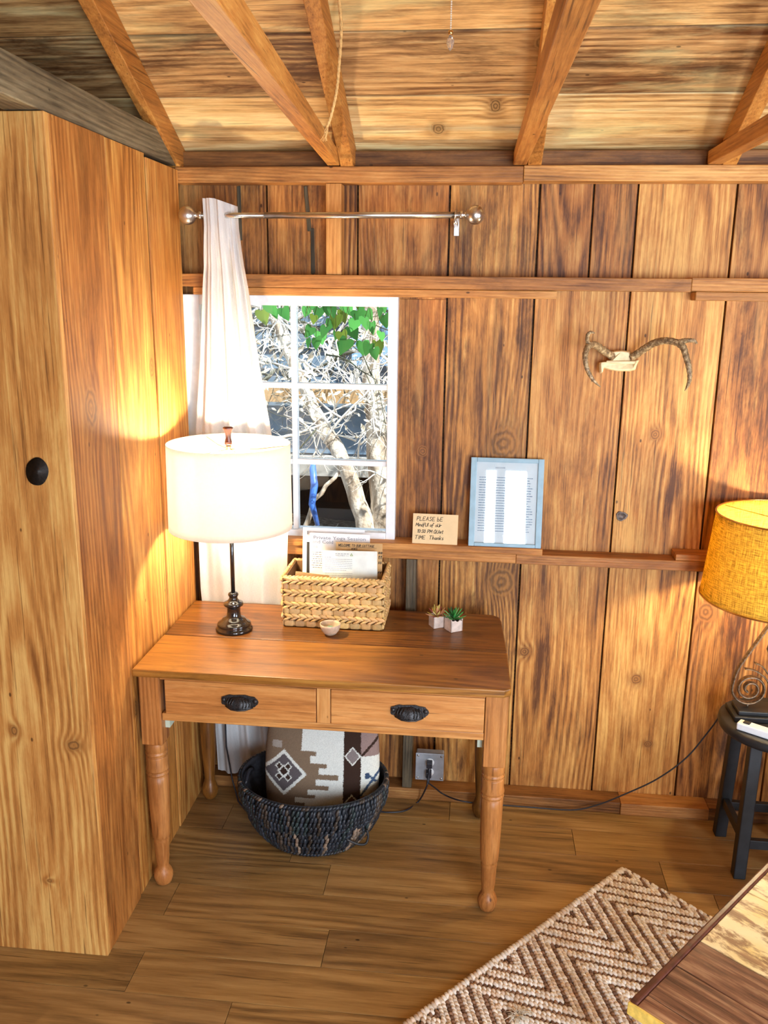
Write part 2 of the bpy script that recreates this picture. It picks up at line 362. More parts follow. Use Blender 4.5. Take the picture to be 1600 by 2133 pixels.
kh = MB(); c = W(78, 982, y=YC - .0205); M = Matrix.Rotation(math.radians(90), 4, 'X')
kh.lathe([(.0, .001), (.026, .001), (.028, .0022)], c, 28, M=M, sx=1.05, sy=1.25, wav=lambda a, z: 1 + .06 * math.sin(2 * a) + .015 * math.sin(5 * a + 1))
kh.build('knot_hole', plain('knot_hole_dark', (.012, .008, .006), .6, var=.6, scale=150, bumpy=.6), walll)
# other walls behind and beside the camera
def gable(x0, x1):
    g = MB(); P = [(-4.6, -.1), (.1, -.1), (.1, 2.26), (-2.3, 3.46), (-4.6, 2.26)]
    vs = [(x0, a, c) for a, c in P] + [(x1, a, c) for a, c in P]
    fs = [(0, 1, 2, 3, 4), (9, 8, 7, 6, 5)] + [(i, (i + 1) % 5, 5 + (i + 1) % 5, 5 + i) for i in range(5)]
    return g.add(vs, fs, [(c[2], c[1], 0) for c in vs])
struct('wall_right', gable(3.4, 3.45), m_wall, 0)
struct('wall_side', gable(-1.58, -1.53), m_wall, 0)
mb = MB(); x = -1.6
xs = [-1.6] + [q for w_ in WIN_FRONT for q in w_[:2]] + [3.45]
for i in range(0, len(xs), 2): mb.box((xs[i], -4.56, 0), (xs[i + 1], -4.52, 2.26), 'z')
for (x0, x1, z0, z1) in WIN_FRONT:
    mb.box((x0, -4.56, z1), (x1, -4.52, 2.26), 'z')
    if z0 > .1: mb.box((x0, -4.56, 0), (x1, -4.52, z0), 'z')
struct('wall_front', mb, m_wall, 0)
# roof planks on the slope (ceiling)
SL = .51; Z0 = 2.304
def rz(y): return Z0 - SL * y if y > -2.3 else Z0 + SL * 2.3 + SL * (y + 2.3)
mb = MB(); ys = [.13, -.151, -.371, -.592, -.812, -1.03, -1.25, -1.47, -1.69, -1.91, -2.11, -2.3, -2.5, -2.7, -2.9, -3.1, -3.3, -3.5, -3.7, -3.9, -4.1, -4.3, -4.6]
ct = [(1.08, 1.02, .94, .25), (.72, .60, .54, 1.), (.98, .84, .70, .6), (.7, .56, .48, 1.)]
for i, (a, c) in enumerate(zip(ys, ys[1:])):
    cuts = [-1.6, .545, 1.122, 2.25, 3.45] if i < 3 else [-1.6, 1.1, 3.45]
    for u, v in zip(cuts, cuts[1:]):
        a2, c2 = a - .004, c + .003; ov = .004
        if u < -1: mb.hexa([(-1.6, c2 - .0069, rz(c2) + .004), (3.45, c2 - .0069, rz(c2) + .004), (3.45, c2 - .0001, rz(c2) + .004), (-1.6, c2 - .0001, rz(c2) + .004), (-1.6, c2 - .0069, rz(c2) + .02), (3.45, c2 - .0069, rz(c2) + .02), (3.45, c2 - .0001, rz(c2) + .02), (-1.6, c2 - .0001, rz(c2) + .02)], 'x', (.02, .015, .01, 1))  # near-black strip stands for the shade in the plank seam
        tb = ct[i % 4]; k = 1 + rnd.uniform(-.08, .08)
        mb.hexa([(u, c2, rz(c2)), (v - .002, c2, rz(c2)), (v - .002, a2, rz(a2)), (u, a2, rz(a2)), (u, c2, rz(c2) + .02), (v - .002, c2, rz(c2) + .02), (v - .002, a2, rz(a2) + .02), (u, a2, rz(a2) + .02)], 'x', (tb[0] * k, tb[1] * k, tb[2] * k, tb[3]))
for s_ in (1, -1):
    ya, yb = (.13, -2.3) if s_ > 0 else (-2.3, -4.6)
    mb.hexa([(-1.6, yb, rz(yb) + .022), (3.45, yb, rz(yb) + .022), (3.45, ya, rz(ya) + .022), (-1.6, ya, rz(ya) + .022), (-1.6, yb, rz(yb) + .06), (3.45, yb, rz(yb) + .06), (3.45, ya, rz(ya) + .06), (-1.6, ya, rz(ya) + .06)], 'x', (.05, .04, .03, 1))
struct('ceiling', mb, m_ceil, .001)
# trims: plates, rails, studs, rafters, joists
TN = [0]
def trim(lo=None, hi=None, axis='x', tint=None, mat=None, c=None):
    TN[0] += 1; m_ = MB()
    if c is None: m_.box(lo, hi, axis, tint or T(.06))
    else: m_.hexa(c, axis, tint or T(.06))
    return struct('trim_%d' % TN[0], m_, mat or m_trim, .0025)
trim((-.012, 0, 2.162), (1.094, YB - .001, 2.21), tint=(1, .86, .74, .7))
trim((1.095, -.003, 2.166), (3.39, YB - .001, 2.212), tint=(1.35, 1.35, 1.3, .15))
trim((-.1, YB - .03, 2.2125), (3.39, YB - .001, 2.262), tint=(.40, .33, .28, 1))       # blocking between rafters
trim((.477, .004, 1.882), (.527, YB - .001, 2.161), 'z', (1.12, 1.0, .84, .2))
trim((-.006, 0, 1.84), (1.628, YB - .001, 1.881), tint=(.92, .78, .72, .8))
trim((1.6285, .001, 1.843), (3.39, YB - .001, 1.884), tint=(1.15, 1.0, .84, .3))
trim((.03, .008, 1.814), (1.218, YB - .001, 1.839), tint=(1.05, .9, .74, .4))
trim((1.645, .008, 1.815), (3.39, YB - .001, 1.842), tint=(1.12, 1.0, .86, .3))
trim((.02, -.012, .968), (1.218, YB - .001, .991), tint=(1.12, .92, .76, .3))
trim((.02, .0, .933), (1.1305, YB - .001, .967), tint=(1.1, .9, .74, .3))
trim((1.131, .0, .932), (3.39, YB - .001, .967), tint=(.95, .74, .64, .6))
trim((1.66, .0, .9675), (3.39, YB - .001, .99), tint=(1.05, .84, .7, .4))
trim((.755, .002, .046), (.79, YB - .001, .932), 'z', (.62, .55, .52, 1.), m_grey)
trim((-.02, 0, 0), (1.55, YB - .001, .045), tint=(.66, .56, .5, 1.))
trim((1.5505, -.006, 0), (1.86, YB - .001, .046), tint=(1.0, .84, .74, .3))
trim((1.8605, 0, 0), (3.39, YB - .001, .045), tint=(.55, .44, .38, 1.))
for (px, z0, z1, py0) in ((500, 1.99, 2.16, 0), (637, 2.02, 2.16, 0), (651, 1.885, 2.03, 0)):
    q = W(px, 480, y=YB).x; sh = .012 if px == 637 else 0
    trim(c=[(q - .006 + sh, YB - .004, z0), (q + .008 + sh, YB - .004, z0), (q + .008 + sh, YB - .0005, z0), (q - .006 + sh, YB - .0005, z0), (q - .006, YB - .004, z1), (q + .006, YB - .004, z1), (q + .006, YB - .0005, z1), (q - .006, YB - .0005, z1)], axis='z', tint=(.22, .24, .22, 1), mat=m_grey)
def rafter(x0, x1, tn=None, top=-2.3, y1=.1):
    D = .092; cs = []
    for (yy, zz) in ((y1, 0), (top, 0)): pass
    c = [(x0, top, rz(top) - D), (x1, top, rz(top) - D), (x1, y1, rz(y1) - D + .0), (x0, y1, rz(y1) - D), (x0, top, rz(top) - .001), (x1, top, rz(top) - .001), (x1, y1, rz(y1) - .001), (x0, y1, rz(y1) - .001)]
    trim(c=c, axis='y', tint=tn or T(.05), mat=m_raft)
for (x0, x1) in ((-.62, -.58), (-.036, .004), (.524, .566), (1.106, 1.148), (1.685, 1.727), (2.26, 2.3), (2.84, 2.88)): rafter(x0, x1, (1., .88, .72, .5), y1=.0735)
def joist(a0, b0, a1, b1, yA, yB2, tn, z=2.2135):
    h = .088; c = [(a1, yB2, z), (b1, yB2, z), (b0, yA, z), (a0, yA, z), (a1, yB2, z + h), (b1, yB2, z + h), (b0, yA, z + h * .45), (a0, yA, z + h * .45)]
    trim(c=c, axis='y', tint=tn, mat=m_raft)
joist(.482, .521, .70, .745, .01, -4.4, (1.12, .98, .78, .4))
joist(1.062, 1.103, 1.10, 1.16, .01, -4.4, (1.0, .86, .74, .5))
joist(1.642, 1.683, 1.70, 1.74, .01, -4.4, (.9, .74, .58, .5))
trim((-.095, -4.4, 2.2125), (-.006, -.0, 2.30), 'y', (1., 1., 1., .6), m_grey)
# window
w1 = thing('window_1', (.345, .05, 1.0), None, None); tag(w1, kind='structure')
mb = MB(); fy0, fy1 = .035, .098
for lo, hi in (((-.018, fy0, .978), (.040, fy1, 1.815)), ((.678, fy0, .978), (.710, fy1, 1.815)), ((.0401, fy0, 1.782), (.6779, fy1, 1.815)), ((.0401, fy0, .978), (.6779, fy1, 1.013))): mb.box(lo, hi)
mb.build('window_frame', m_white, w1, bevel=.003)
mb = MB(); mb.box((.3495, .045, 1.013), (.3665, .085, 1.782)); mb.box((.0401, .047, 1.508), (.3494, .083, 1.526)); mb.box((.3666, .047, 1.508), (.6779, .083, 1.526))
mb.box((.0401, .047, 1.246), (.3494, .083, 1.264)); mb.box((.3666, .047, 1.246), (.6779, .083, 1.264)); mb.build('muntin', m_white, w1, bevel=.002)
for k, (x0, x1) in enumerate(((.0402, .3494), (.3666, .6778))):
    for (z0, z1) in ((1.0131, 1.2459), (1.2641, 1.5079), (1.5261, 1.7819)):
        mb = MB(); mb.box((x0, .062, z0), (x1, .065, z1)); mb.build('pane', m_glass, w1)

# ================================================================== OUTSIDE
ground_m = NT('leaf_littered_ground'); p_ = ground_m.n('NewGeometry').outputs['Position']
ground_m.set(color=ground_m.ramp(ground_m.noise(p_, 22, 5, .7), [(.35, hx(96, 84, 66)), (.55, hx(168, 150, 124)), (.7, hx(225, 212, 190))]), rough=.9); ground_m.bump(ground_m.noise(p_, 60, 4), .8, .02)
mb = MB(); G = []; nx, ny = 50, 40
for j in range(ny + 1):
    for i in range(nx + 1):
        x = -4 + 9 * i / nx; yv = .14 + 6 * j / ny; G.append((x, yv, -.12 + .05 * math.sin(x * 3 + yv) * math.cos(yv * 4) - .0 * yv))
mb.add(G, [(j * (nx + 1) + i, j * (nx + 1) + i + 1, (j + 1) * (nx + 1) + i + 1, (j + 1) * (nx + 1) + i) for j in range(ny) for i in range(nx)], None, (1, 1, 1, 1), True)
tag(mb.build('ground', ground_m.m), kind='structure')
# neighbouring shed with blue grey siding raised over a void with its darkness painted in
sh = thing('shed', (0, 3.7, -.12), 'blue grey sided shed behind the bare branches outside the window', 'shed')
mb = MB(); z = .62
while z < 2.9: mb.hexa([(-2.6, 3.66, z), (3.2, 3.66, z), (3.2, 3.72, z), (-2.6, 3.72, z), (-2.6, 3.69, z + .16), (3.2, 3.69, z + .16), (3.2, 3.72, z + .16), (-2.6, 3.72, z + .16)]); z += .16
mb.build('siding', plain('blue_grey_siding', hx(104, 126, 148), .7, var=.15, scale=9), sh)
mb = MB(); mb.box((-2.6, 3.62, .45), (3.2, 3.72, .6)); mb.build('skirt_board', plain('grey_skirt', hx(170, 170, 168), .7, var=.1), sh)
for x in (-1.9, -.55, .75, 2.2):
    mb = MB(); mb.box((x, 3.63, -.2), (x + .1, 3.71, .449)); mb.build('post', plain('post_wood', hx(120, 92, 70), .8, var=.2), sh)
mb = MB(); mb.box((-2.6, 4.6, -.3), (3.2, 4.7, .6)); mb.box((-2.6, 3.73, .55), (3.2, 4.6, .6)); mb.build('void_shade', m_dark, sh)  # black panels stand for the darkness under the shed
mb = MB(); mb.box((-.9, 3.55, 1.02), (.35, 3.61, 1.16)); mb.build('shelf_board', plain('tan_board', hx(196, 160, 116), .7, var=.15), sh)
mb = MB(); mb.box((.05, 3.6, 1.3), (.42, 3.65, 2.1)); mb.build('shed_window', plain('sky_blue_glass', hx(150, 190, 235), .1), sh)
# trees
bark = NT('pale_bark'); p_ = bark.n('NewGeometry').outputs['Position']
bark.set(color=bark.ramp(bark.noise(bark.vm('MULTIPLY', p_, (9, 9, 3)), 1.5, 5, .65), [(.3, hx(96, 80, 64)), (.48, hx(176, 160, 142)), (.65, hx(232, 224, 212))]), rough=.85); bark.bump(bark.noise(p_, 40, 4), .7, .01)
def tree(pts, rad, lab):
    m_ = MB(); P = []; R = []
    for i in range(len(pts) - 1):
        for k in range(5):
            f = k / 5; P.append(Vector(pts[i]).lerp(Vector(pts[i + 1]), f) + Vector((rnd.uniform(-.01, .01), 0, 0))); R.append((rad[i] * (1 - f) + rad[i + 1] * f) * rnd.uniform(.94, 1.06))
    m_.tube(P, R, 12); return tag(m_.build('tree_trunk', bark.m, org=pts[0]), lab, 'tree')
tree([(.62, 2.1, -.2), (.47, 2.15, .35), (.42, 2.2, .8), (.36, 2.3, 1.3), (.30, 2.4, 2.6)], [.16, .10, .07, .055, .05], 'pale sunlit tree trunk rising at lower right of the window')
tree([(.50, 2.0, -.2), (.36, 2.1, .45), (.2, 2.2, .85), (-.05, 2.4, 1.2), (-.35, 2.5, 1.9)], [.06, .055, .048, .038, .03], 'slanting pale tree limb crossing the window towards upper left')
tree([(-.12, 2.0, -.2), (-.08, 2.05, .3), (.04, 2.1, .62), (.22, 2.2, .84)], [.02, .018, .015, .01], 'thin bare sapling leaning right at lower left of the lowest right pane')
# tangles of bare twigs
twig_m = plain('sunlit_white_twigs', hx(238, 232, 224), .8, var=.1); twig_d = plain('dark_green_twigs', hx(70, 76, 60), .8)  # the white tone puts sunlight into the pale bare wood
def twigs(n, box, lab, mat, r0=.006, seed=1, down=.0, depth=3, L0=.35):
    R = random.Random(seed); m_ = MB()
    def grow(p, d, r, L, lev):
        pts = [p]; rs = [r]; k = 5
        for i in range(k):
            d = (d + Vector((R.gauss(0, .22), R.gauss(0, .22), R.gauss(0, .22) - down))).normalized(); pts.append(pts[-1] + d * L / k); rs.append(r * (1 - .6 * (i + 1) / k))
        m_.tube(pts, rs, 5)
        if lev < depth:
            for q in range(R.choice((2, 3))):
                i = R.randint(1, k); dd = (d + Vector((R.gauss(0, .7), R.gauss(0, .6), R.gauss(0, .7)))).normalized(); grow(pts[i], dd, rs[i] * .8, L * .62, lev + 1)
    for i in range(n):
        p = Vector((R.uniform(*box[0]), R.uniform(*box[1]), R.uniform(*box[2]))); grow(p, Vector((R.gauss(0, 1), R.gauss(0, .4), R.gauss(0, .9))).normalized(), r0 * R.uniform(.6, 1.4), L0 * R.uniform(.6, 1.2), 0)
    return tag(m_.build('bare_bush', mat), lab, 'bush')
twigs(95, ((-.9, .9), (1.3, 2.6), (.8, 2.0)), 'tangle of bare twigs coloured sunlit white filling the view through the window', twig_m, .0075, 3)
twigs(9, ((-.2, .6), (1.0, 1.3), (1.2, 1.9)), 'dark thin twigs hanging in front of the sunlit white tangle outside', twig_d, .0035, 5, .08, 2, .5)
twigs(60, ((-1.3, 1.2), (2.7, 3.4), (1.2, 2.4)), 'grey shaded twigs close to the shed wall outside', plain('grey_twigs', hx(88, 90, 78), .8), .012, 9, 0, 3, .5)  # darker grey puts the shade into these twigs
# dry leaves on the twigs and on the ground
dry = MB(); R = random.Random(11)
def leafquad(m_, c, s, R_, tint=(1, 1, 1, 1)):
    a = Vector((R_.gauss(0, 1), R_.gauss(0, 1), R_.gauss(0, 1))).normalized(); b_ = a.orthogonal().normalized(); n_ = a.cross(b_) * .2
    c = Vector(c); m_.add([c - a * s, c - a * s * .3 + b_ * s * .4, c + a * s * .5 + b_ * s * .3, c + a * s, c + a * s * .5 - b_ * s * .3, c - a * s * .3 - b_ * s * .4, c + n_ * s], [(0, 1, 6), (1, 2, 6), (2, 3, 6), (3, 4, 6), (4, 5, 6), (5, 0, 6)], None, tint)
for i in range(900): leafquad(dry, (R.uniform(-1.1, 1.), R.uniform(1.4, 2.8), R.uniform(1.1, 2.1)), R.uniform(.012, .035), R)
for i in range(900): leafquad(dry, (R.uniform(-1.4, 1.4), R.uniform(1.2, 4.2), R.uniform(-.1, -.05)), R.uniform(.02, .045), R)
tag(dry.build('dry_leaves', plain('dry_leaves', hx(226, 216, 196), .8, var=.2)), 'pale dry leaves caught in the twigs and lying on the ground outside', 'leaves', kind='stuff')
# green heart shaped leaves hanging at the top of the window
leaf_t = NT('green_leaf'); at_ = leaf_t.n('Attribute', attribute_name='tint').outputs['Color']
dl = leaf_t.n('BsdfDiffuse', {'Color': at_}); tl = leaf_t.n('BsdfTranslucent', {'Color': at_}); mx = leaf_t.n('MixShader', {0: .5, 1: dl.outputs[0], 2: tl.outputs[0]}); leaf_t.t.links.new(mx.outputs[0], leaf_t.out.inputs['Surface'])
vine = MB(); R = random.Random(21)
HP = [(0, 0), (.22, .16), (.45, .12), (.52, -.12), (.42, -.42), (.2, -.78), (0, -1.05), (-.2, -.78), (-.42, -.42), (-.52, -.12), (-.45, .12), (-.22, .16)]
spots = [(545, 655), (570, 655), (590, 650), (640, 650), (655, 665), (668, 700), (648, 690), (665, 650), (690, 650), (700, 665), (715, 655), (730, 690), (680, 690), (700, 700), (690, 675), (712, 700), (640, 715), (658, 712), (745, 655), (765, 655), (760, 670), (740, 675), (790, 650), (800, 665), (755, 720), (770, 725), (785, 720), (778, 735), (708, 725), (722, 715), (775, 680), (795, 700), (560, 640), (610, 645), (650, 640), (720, 640), (750, 640), (680, 640), (800, 640)]
for (px, py) in spots:
    yy = R.uniform(.55, .9); c = W(px, py - 8, y=yy); s = R.uniform(.036, .068)
    M = Matrix.Translation(c) @ Matrix.Rotation(R.uniform(-.9, .9), 4, 'Z') @ Matrix.Rotation(R.uniform(-.5, .35), 4, 'X') @ Matrix.Rotation(R.uniform(-.5, .5), 4, 'Y')
    g = R.uniform(.6, 1.2); tn = (.10 * g, .36 * g, .09 * g, 1) if R.random() < .8 else (.2 * g, .3 * g, .05 * g, 1)
    vs = [M @ Vector((a * s, abs(a) * s * .25, b_ * s)) for a, b_ in HP] + [M @ Vector((0, 0, -.3 * s))]
    vine.add(vs, [(i, (i + 1) % 12, 12) for i in range(12)], None, tn, True)
    vine.tube([c, c + Vector((R.uniform(-.02, .02), .01, .06)), c + Vector((R.uniform(-.04, .04), .02, .14))], .0012, 4, (.12, .12, .05, 1))
tag(vine.build('leafy_vine', leaf_t.m), 'green heart shaped leaves hanging across the top of the window', 'vine')
mb = MB(); mb.tube([W(650, 960, y=2.0), W(655, 1010, y=1.95), W(650, 1050, y=1.9), W(662, 1095, y=1.85)], [.018, .022, .02, .012], 8)
tag(mb.build('blue_hose', plain('blue_plastic', hx(60, 110, 200), .4)), 'blue hose hanging outside behind the lowest right pane', 'hose')

# ================================================================== DESK
DZ = .757
desk = thing('desk', (.555, -.32, 0), 'old pine writing desk with two drawers standing under the window', 'desk')
mb = MB(); yf = -.628
xl, xr = .008, 1.104
def slab(cs, z0, z1, axis, tn):
    n = len(cs); offx = rnd.uniform(-5, 5)
    vs = [(x, y_, z0) for x, y_ in cs] + [(x, y_, z1) for x, y_ in cs]
    cy = sum(c[1] for c in cs) / n; cx = sum(c[0] for c in cs) / n
    gs = [((v[0] if axis == 'x' else v[1]) + offx, (v[1] - cy if axis == 'x' else v[0] - cx), v[2] - z0 + .02) for v in vs]
    mb.add(vs, [tuple(reversed(range(n))), tuple(range(n, 2 * n))] + [(i, (i + 1) % n, n + (i + 1) % n, n + i) for i in range(n)], gs, tn)
slab([(xl, -.355), (xr - .004, -.355), (xr - .016, -.09), (xr - .022, -.055), (xr - .045, -.034), (xl, -.034)], DZ - .024, DZ, 'x', (.78, .60, .48, 1.))
slab([(xl, yf), (xr - .02, yf), (xr, yf + .015), (xr - .004, -.3565), (xl, -.3565)], DZ - .024, DZ, 'x', (1.02, .86, .66, .7))
mb.build('desk_top', m_desk, desk, bevel=.004)
def leg(x, y_, tn, rear=False):
    m_ = MB(); hw = .032 if not rear else .028
    m_.box((x - hw, y_ - hw, .5), (x + hw, y_ + hw, DZ - .025), 'z', tn)
    if rear: prof = [(0, 0), (.018, 0), (.028, .02), (.03, .04), (.022, .065), (.018, .08), (.026, .2), (.03, .35), (.028, .4), (.031, .42), (.028, .5)]
    else: prof = [(0, 0), (.015, .0), (.024, .008), (.0295, .026), (.030, .038), (.026, .052), (.018, .066), (.0185, .075), (.0215, .10), (.0235, .155), (.025, .162), (.0235, .168), (.0255, .172), (.0275, .18), (.031, .27), (.0325, .36), (.0325, .385), (.029, .388), (.0355, .395), (.030, .402), (.0355, .408), (.0325, .425), (.0335, .452), (.030, .455), (.0345, .462), (.0305, .470), (.0335, .475), (.0325, .4999)]
    m_.lathe(prof, (x, y_, 0), 36, tn)
    return m_.build('leg', m_deskf if not rear else m_desk, desk, bevel=.003)
leg(.046, -.568, (.80, .62, .5, .9)); leg(1.066, -.568, (.95, .80, .68, .8)); leg(.048, -.078, (.6, .42, .34, 1), True); leg(1.045, -.072, (.6, .5, .44, 1), True)
mb = MB(); ya = -.598
mb.box((.080, ya, .583), (1.033, ya + .022, .607), 'x', (1.02, .92, .8, .6)); mb.build('lower_rail', m_deskf, desk, bevel=.003)
mb = MB(); mb.box((.080, ya - .006, .718), (1.033, ya + .018, .7325), 'x', (.86, .68, .56, .8)); mb.build('upper_rail', m_deskf, desk, bevel=.002)
mb = MB(); mb.box((.5475, ya - .001, .607), (.588, ya + .02, .7178), 'z', (1.02, .92, .84, .3)); mb.build('drawer_divider', m_deskf, desk, bevel=.002)
mb = MB(); mb.box((.03, -.535, .585), (.045, -.11, .732), 'y', (.8, .65, .55, .8)); mb.box((1.06, -.535, .585), (1.075, -.1, .732), 'y', (.8, .65, .55, .8)); mb.box((.08, -.09, .585), (1.015, -.075, .732), 'x', (.7, .55, .45, .8)); mb.build('apron', m_desk, desk, bevel=.002)
for (x0, x1, hc, tn) in ((.094, .5455, .32, (.98, .80, .66, .5)), (.590, 1.0315, .818, (1.04, .88, .76, .4))):
    mb = MB(); mb.box((x0, ya - .004, .6085), (x1, ya + .02, .7165), 'x', tn); dr = mb.build('drawer', m_deskf, desk, bevel=.002)
    mb = MB(); mb.box((x0 + .008, ya + .0205, .612), (x1 - .008, -.12, .70), 'y', (.8, .65, .5, .6)); mb.build('drawer_box', m_desk, dr)
    # cast cup pull: scalloped back plate with a half bowl
    mb = MB(); n = 28; zc = .664; pl = []
    for k in range(n):
        a = 2 * math.pi * k / n; rr = 1 + .07 * math.cos(9 * a); e = .75
        pl.append((hc + .055 * math.copysign(abs(math.cos(a)) ** e, math.cos(a)) * (1 + .03 * math.cos(7 * a)), zc + .020 * math.copysign(abs(math.sin(a)) ** .7, math.sin(a)) * rr))
    vs = [(x, ya - .0045, z) for x, z in pl] + [(x, ya - .008, z) for x, z in pl] + [(hc, ya - .0045, zc), (hc, ya - .009, zc)]
    mb.add(vs, [(i, (i + 1) % n, n + (i + 1) % n, n + i) for i in range(n)] + [(i, 2 * n, (i + 1) % n) for i in range(n)] + [(n + i, n + (i + 1) % n, 2 * n + 1) for i in range(n)], None)
    vs = []; fs = []; nu, nv = 20, 9
    for j in range(nv + 1):
        th = math.pi * .52 * j / nv
        for i in range(nu + 1):
            ph = math.pi * i / nu; w_ = 1 + .04 * math.sin(ph * 8)
            vs.append((hc - .040 * math.cos(ph) * math.cos(th * .0) * w_, ya - .007 - .021 * math.sin(th) * math.sin(ph) * w_, zc - .017 + .033 * math.cos(th) * math.sin(ph) ** .8 * w_))
    fs = [(j * (nu + 1) + i, j * (nu + 1) + i + 1, (j + 1) * (nu + 1) + i + 1, (j + 1) * (nu + 1) + i) for j in range(nv) for i in range(nu)]
    mb.add(vs, fs, None, (1, 1, 1, 1), True)
    for sx in (-1, 1):
        mb.blob((hc + sx * .047, ya - .009, zc + .003), (.007, 0, 0), (0, .004, 0), (0, 0, .007))
        for q in range(3): mb.tube([(hc + sx * (.012 + q * .008), ya - .020 + q * .003, zc + .012), (hc + sx * (.018 + q * .008), ya - .027 + q * .004, zc), (hc + sx * (.014 + q * .008), ya - .027 + q * .004, zc - .012)], .002, 6)
    mb.tube([(hc - .04, ya - .010, zc - .016), (hc - .02, ya - .026, zc - .018), (hc, ya - .030, zc - .018), (hc + .02, ya - .026, zc - .018), (hc + .04, ya - .010, zc - .016)], .003, 8)
    mb.build('handle', m_iron, dr)
pbm = plain('pale_block', hx(190, 200, 180), .7)
for xg in (.078, 1.016):
    mb = MB(); mb.box((xg, ya + .03, .545), (xg + .014, ya + .07, .585)); mb.build('glue_block', pbm, desk)

# ================================================================== TABLE LAMP
LX, LY = .219, -.285
tl_ = thing('table_lamp', (LX, LY, DZ), 'lit table lamp with white drum shade and black turned base on the desk', 'lamp')
mb = MB(); Z = DZ + .0005
prof = [(0, 0), (.058, 0), (.060, .004), (.058, .010), (.054, .013), (.053, .017), (.055, .021), (.051, .026), (.044, .030), (.040, .034), (.036, .040), (.026, .044), (.0225, .048), (.0215, .064), (.022, .078), (.025, .081), (.031, .084), (.0325, .089), (.030, .094), (.022, .097), (.018, .101), (.014, .106), (.0135, .113), (.0155, .116), (.017, .120), (.015, .125), (.010, .128), (.0, .129)]
mb.lathe([(r, z + Z) for r, z in prof], (LX, LY, 0), 48); mb.build('base', m_black, tl_)
mb = MB(); mb.lathe([(.0068, Z + .1285), (.0068, 1.125)], (LX, LY, 0), 24); mb.build('pole', m_black, tl_)
SZ0, SZ1, SR = 1.104, 1.372, .193
mb = MB(); mb.lathe([(.014, 1.1251), (.016, 1.13), (.016, 1.225), (.012, 1.232)], (LX, LY, 0), 20); mb.build('socket', m_brass, tl_)
mb = MB(); mb.lathe([(.012, 1.2321), (.014, 1.24), (.026, 1.265), (.03, 1.285), (.026, 1.305), (.012, 1.318), (0, 1.321)], (LX, LY, 0), 24); mb.build('bulb', m_bulb, tl_)
def shade(cx, cy, z0, z1, r0, r1, mat, par, n=96, th=.0015):
    m_ = MB(); vs = []; gs = []; fs = []; rows = 12
    pr = [(r0 + (r1 - r0) * j / rows, z0 + (z1 - z0) * j / rows) for j in range(rows + 1)] + [(r0 - th + (r1 - r0) * j / rows, z0 + (z1 - z0) * j / rows) for j in range(rows, -1, -1)]
    for (r, z) in pr:
        for k in range(n): a = 2 * math.pi * k / n; vs.append((cx + r * math.cos(a), cy + r * math.sin(a), z)); gs.append((a * r0, z, 0))
    m = len(pr)
    for j in range(m):
        for k in range(n): k2 = (k + 1) % n; j2 = (j + 1) % m; fs.append((j * n + k, j * n + k2, j2 * n + k2, j2 * n + k))
    m_.add(vs, fs, gs, (1, 1, 1, 1), True); return m_.build('lamp_shade', mat, par)
shd = shade(LX, LY, SZ0, SZ1, SR, SR - .003, m_shade, tl_)
mb = MB(); hz = 1.352
for k in range(3):
    a = math.radians(8 + 120 * k); mb.tube([(LX, LY, hz), (LX + .09 * math.cos(a), LY + .09 * math.sin(a), hz + .001), (LX + (SR - .006) * math.cos(a), LY + (SR - .006) * math.sin(a), hz + .012)], .0016, 6)
pts = []
for k in range(17):
    t_ = math.pi * k / 16; pts.append((LX + .05 * math.cos(t_) * (1 if .3 < t_ < 2.84 else .8), LY, 1.168 + (hz - 1.168) * math.sin(t_) ** .6))
mb.tube(pts, .0018, 6); mb.build('harp', m_brass, tl_)
mb = MB(); mb.lathe([(0, hz), (.006, hz + .001), (.0065, hz + .006), (.009, hz + .008), (.0095, hz + .011), (.006, hz + .0125)], (LX, LY, 0), 20); mb.build('finial_cap', m_brass, tl_)
mb = MB(); mb.lathe([(.006, hz + .0128), (.0125, hz + .016), (.0115, hz + .024), (.0085, hz + .036), (.0095, hz + .048), (.014, hz + .062), (.0165, hz + .067), (.012, hz + .071), (0, hz + .072)], (LX, LY, 0), 24); mb.build('finial', m_finial, tl_)
mb = MB(); mb.tube([(LX - .01, LY + .045, DZ + .004), (LX - .035, LY + .11, DZ + .003), (LX - .06, LY + .19, DZ + .003), (LX - .085, -.045, DZ + .003), (LX - .09, -.028, DZ - .01), (.115, -.043, .6), (.105, -.046, .4), (.108, -.055, .2), (.13, -.07, .08), (.16, -.10, .004), (.2, -.15, .004)], .003, 8)
mb.build('cord', m_cordk, tl_)

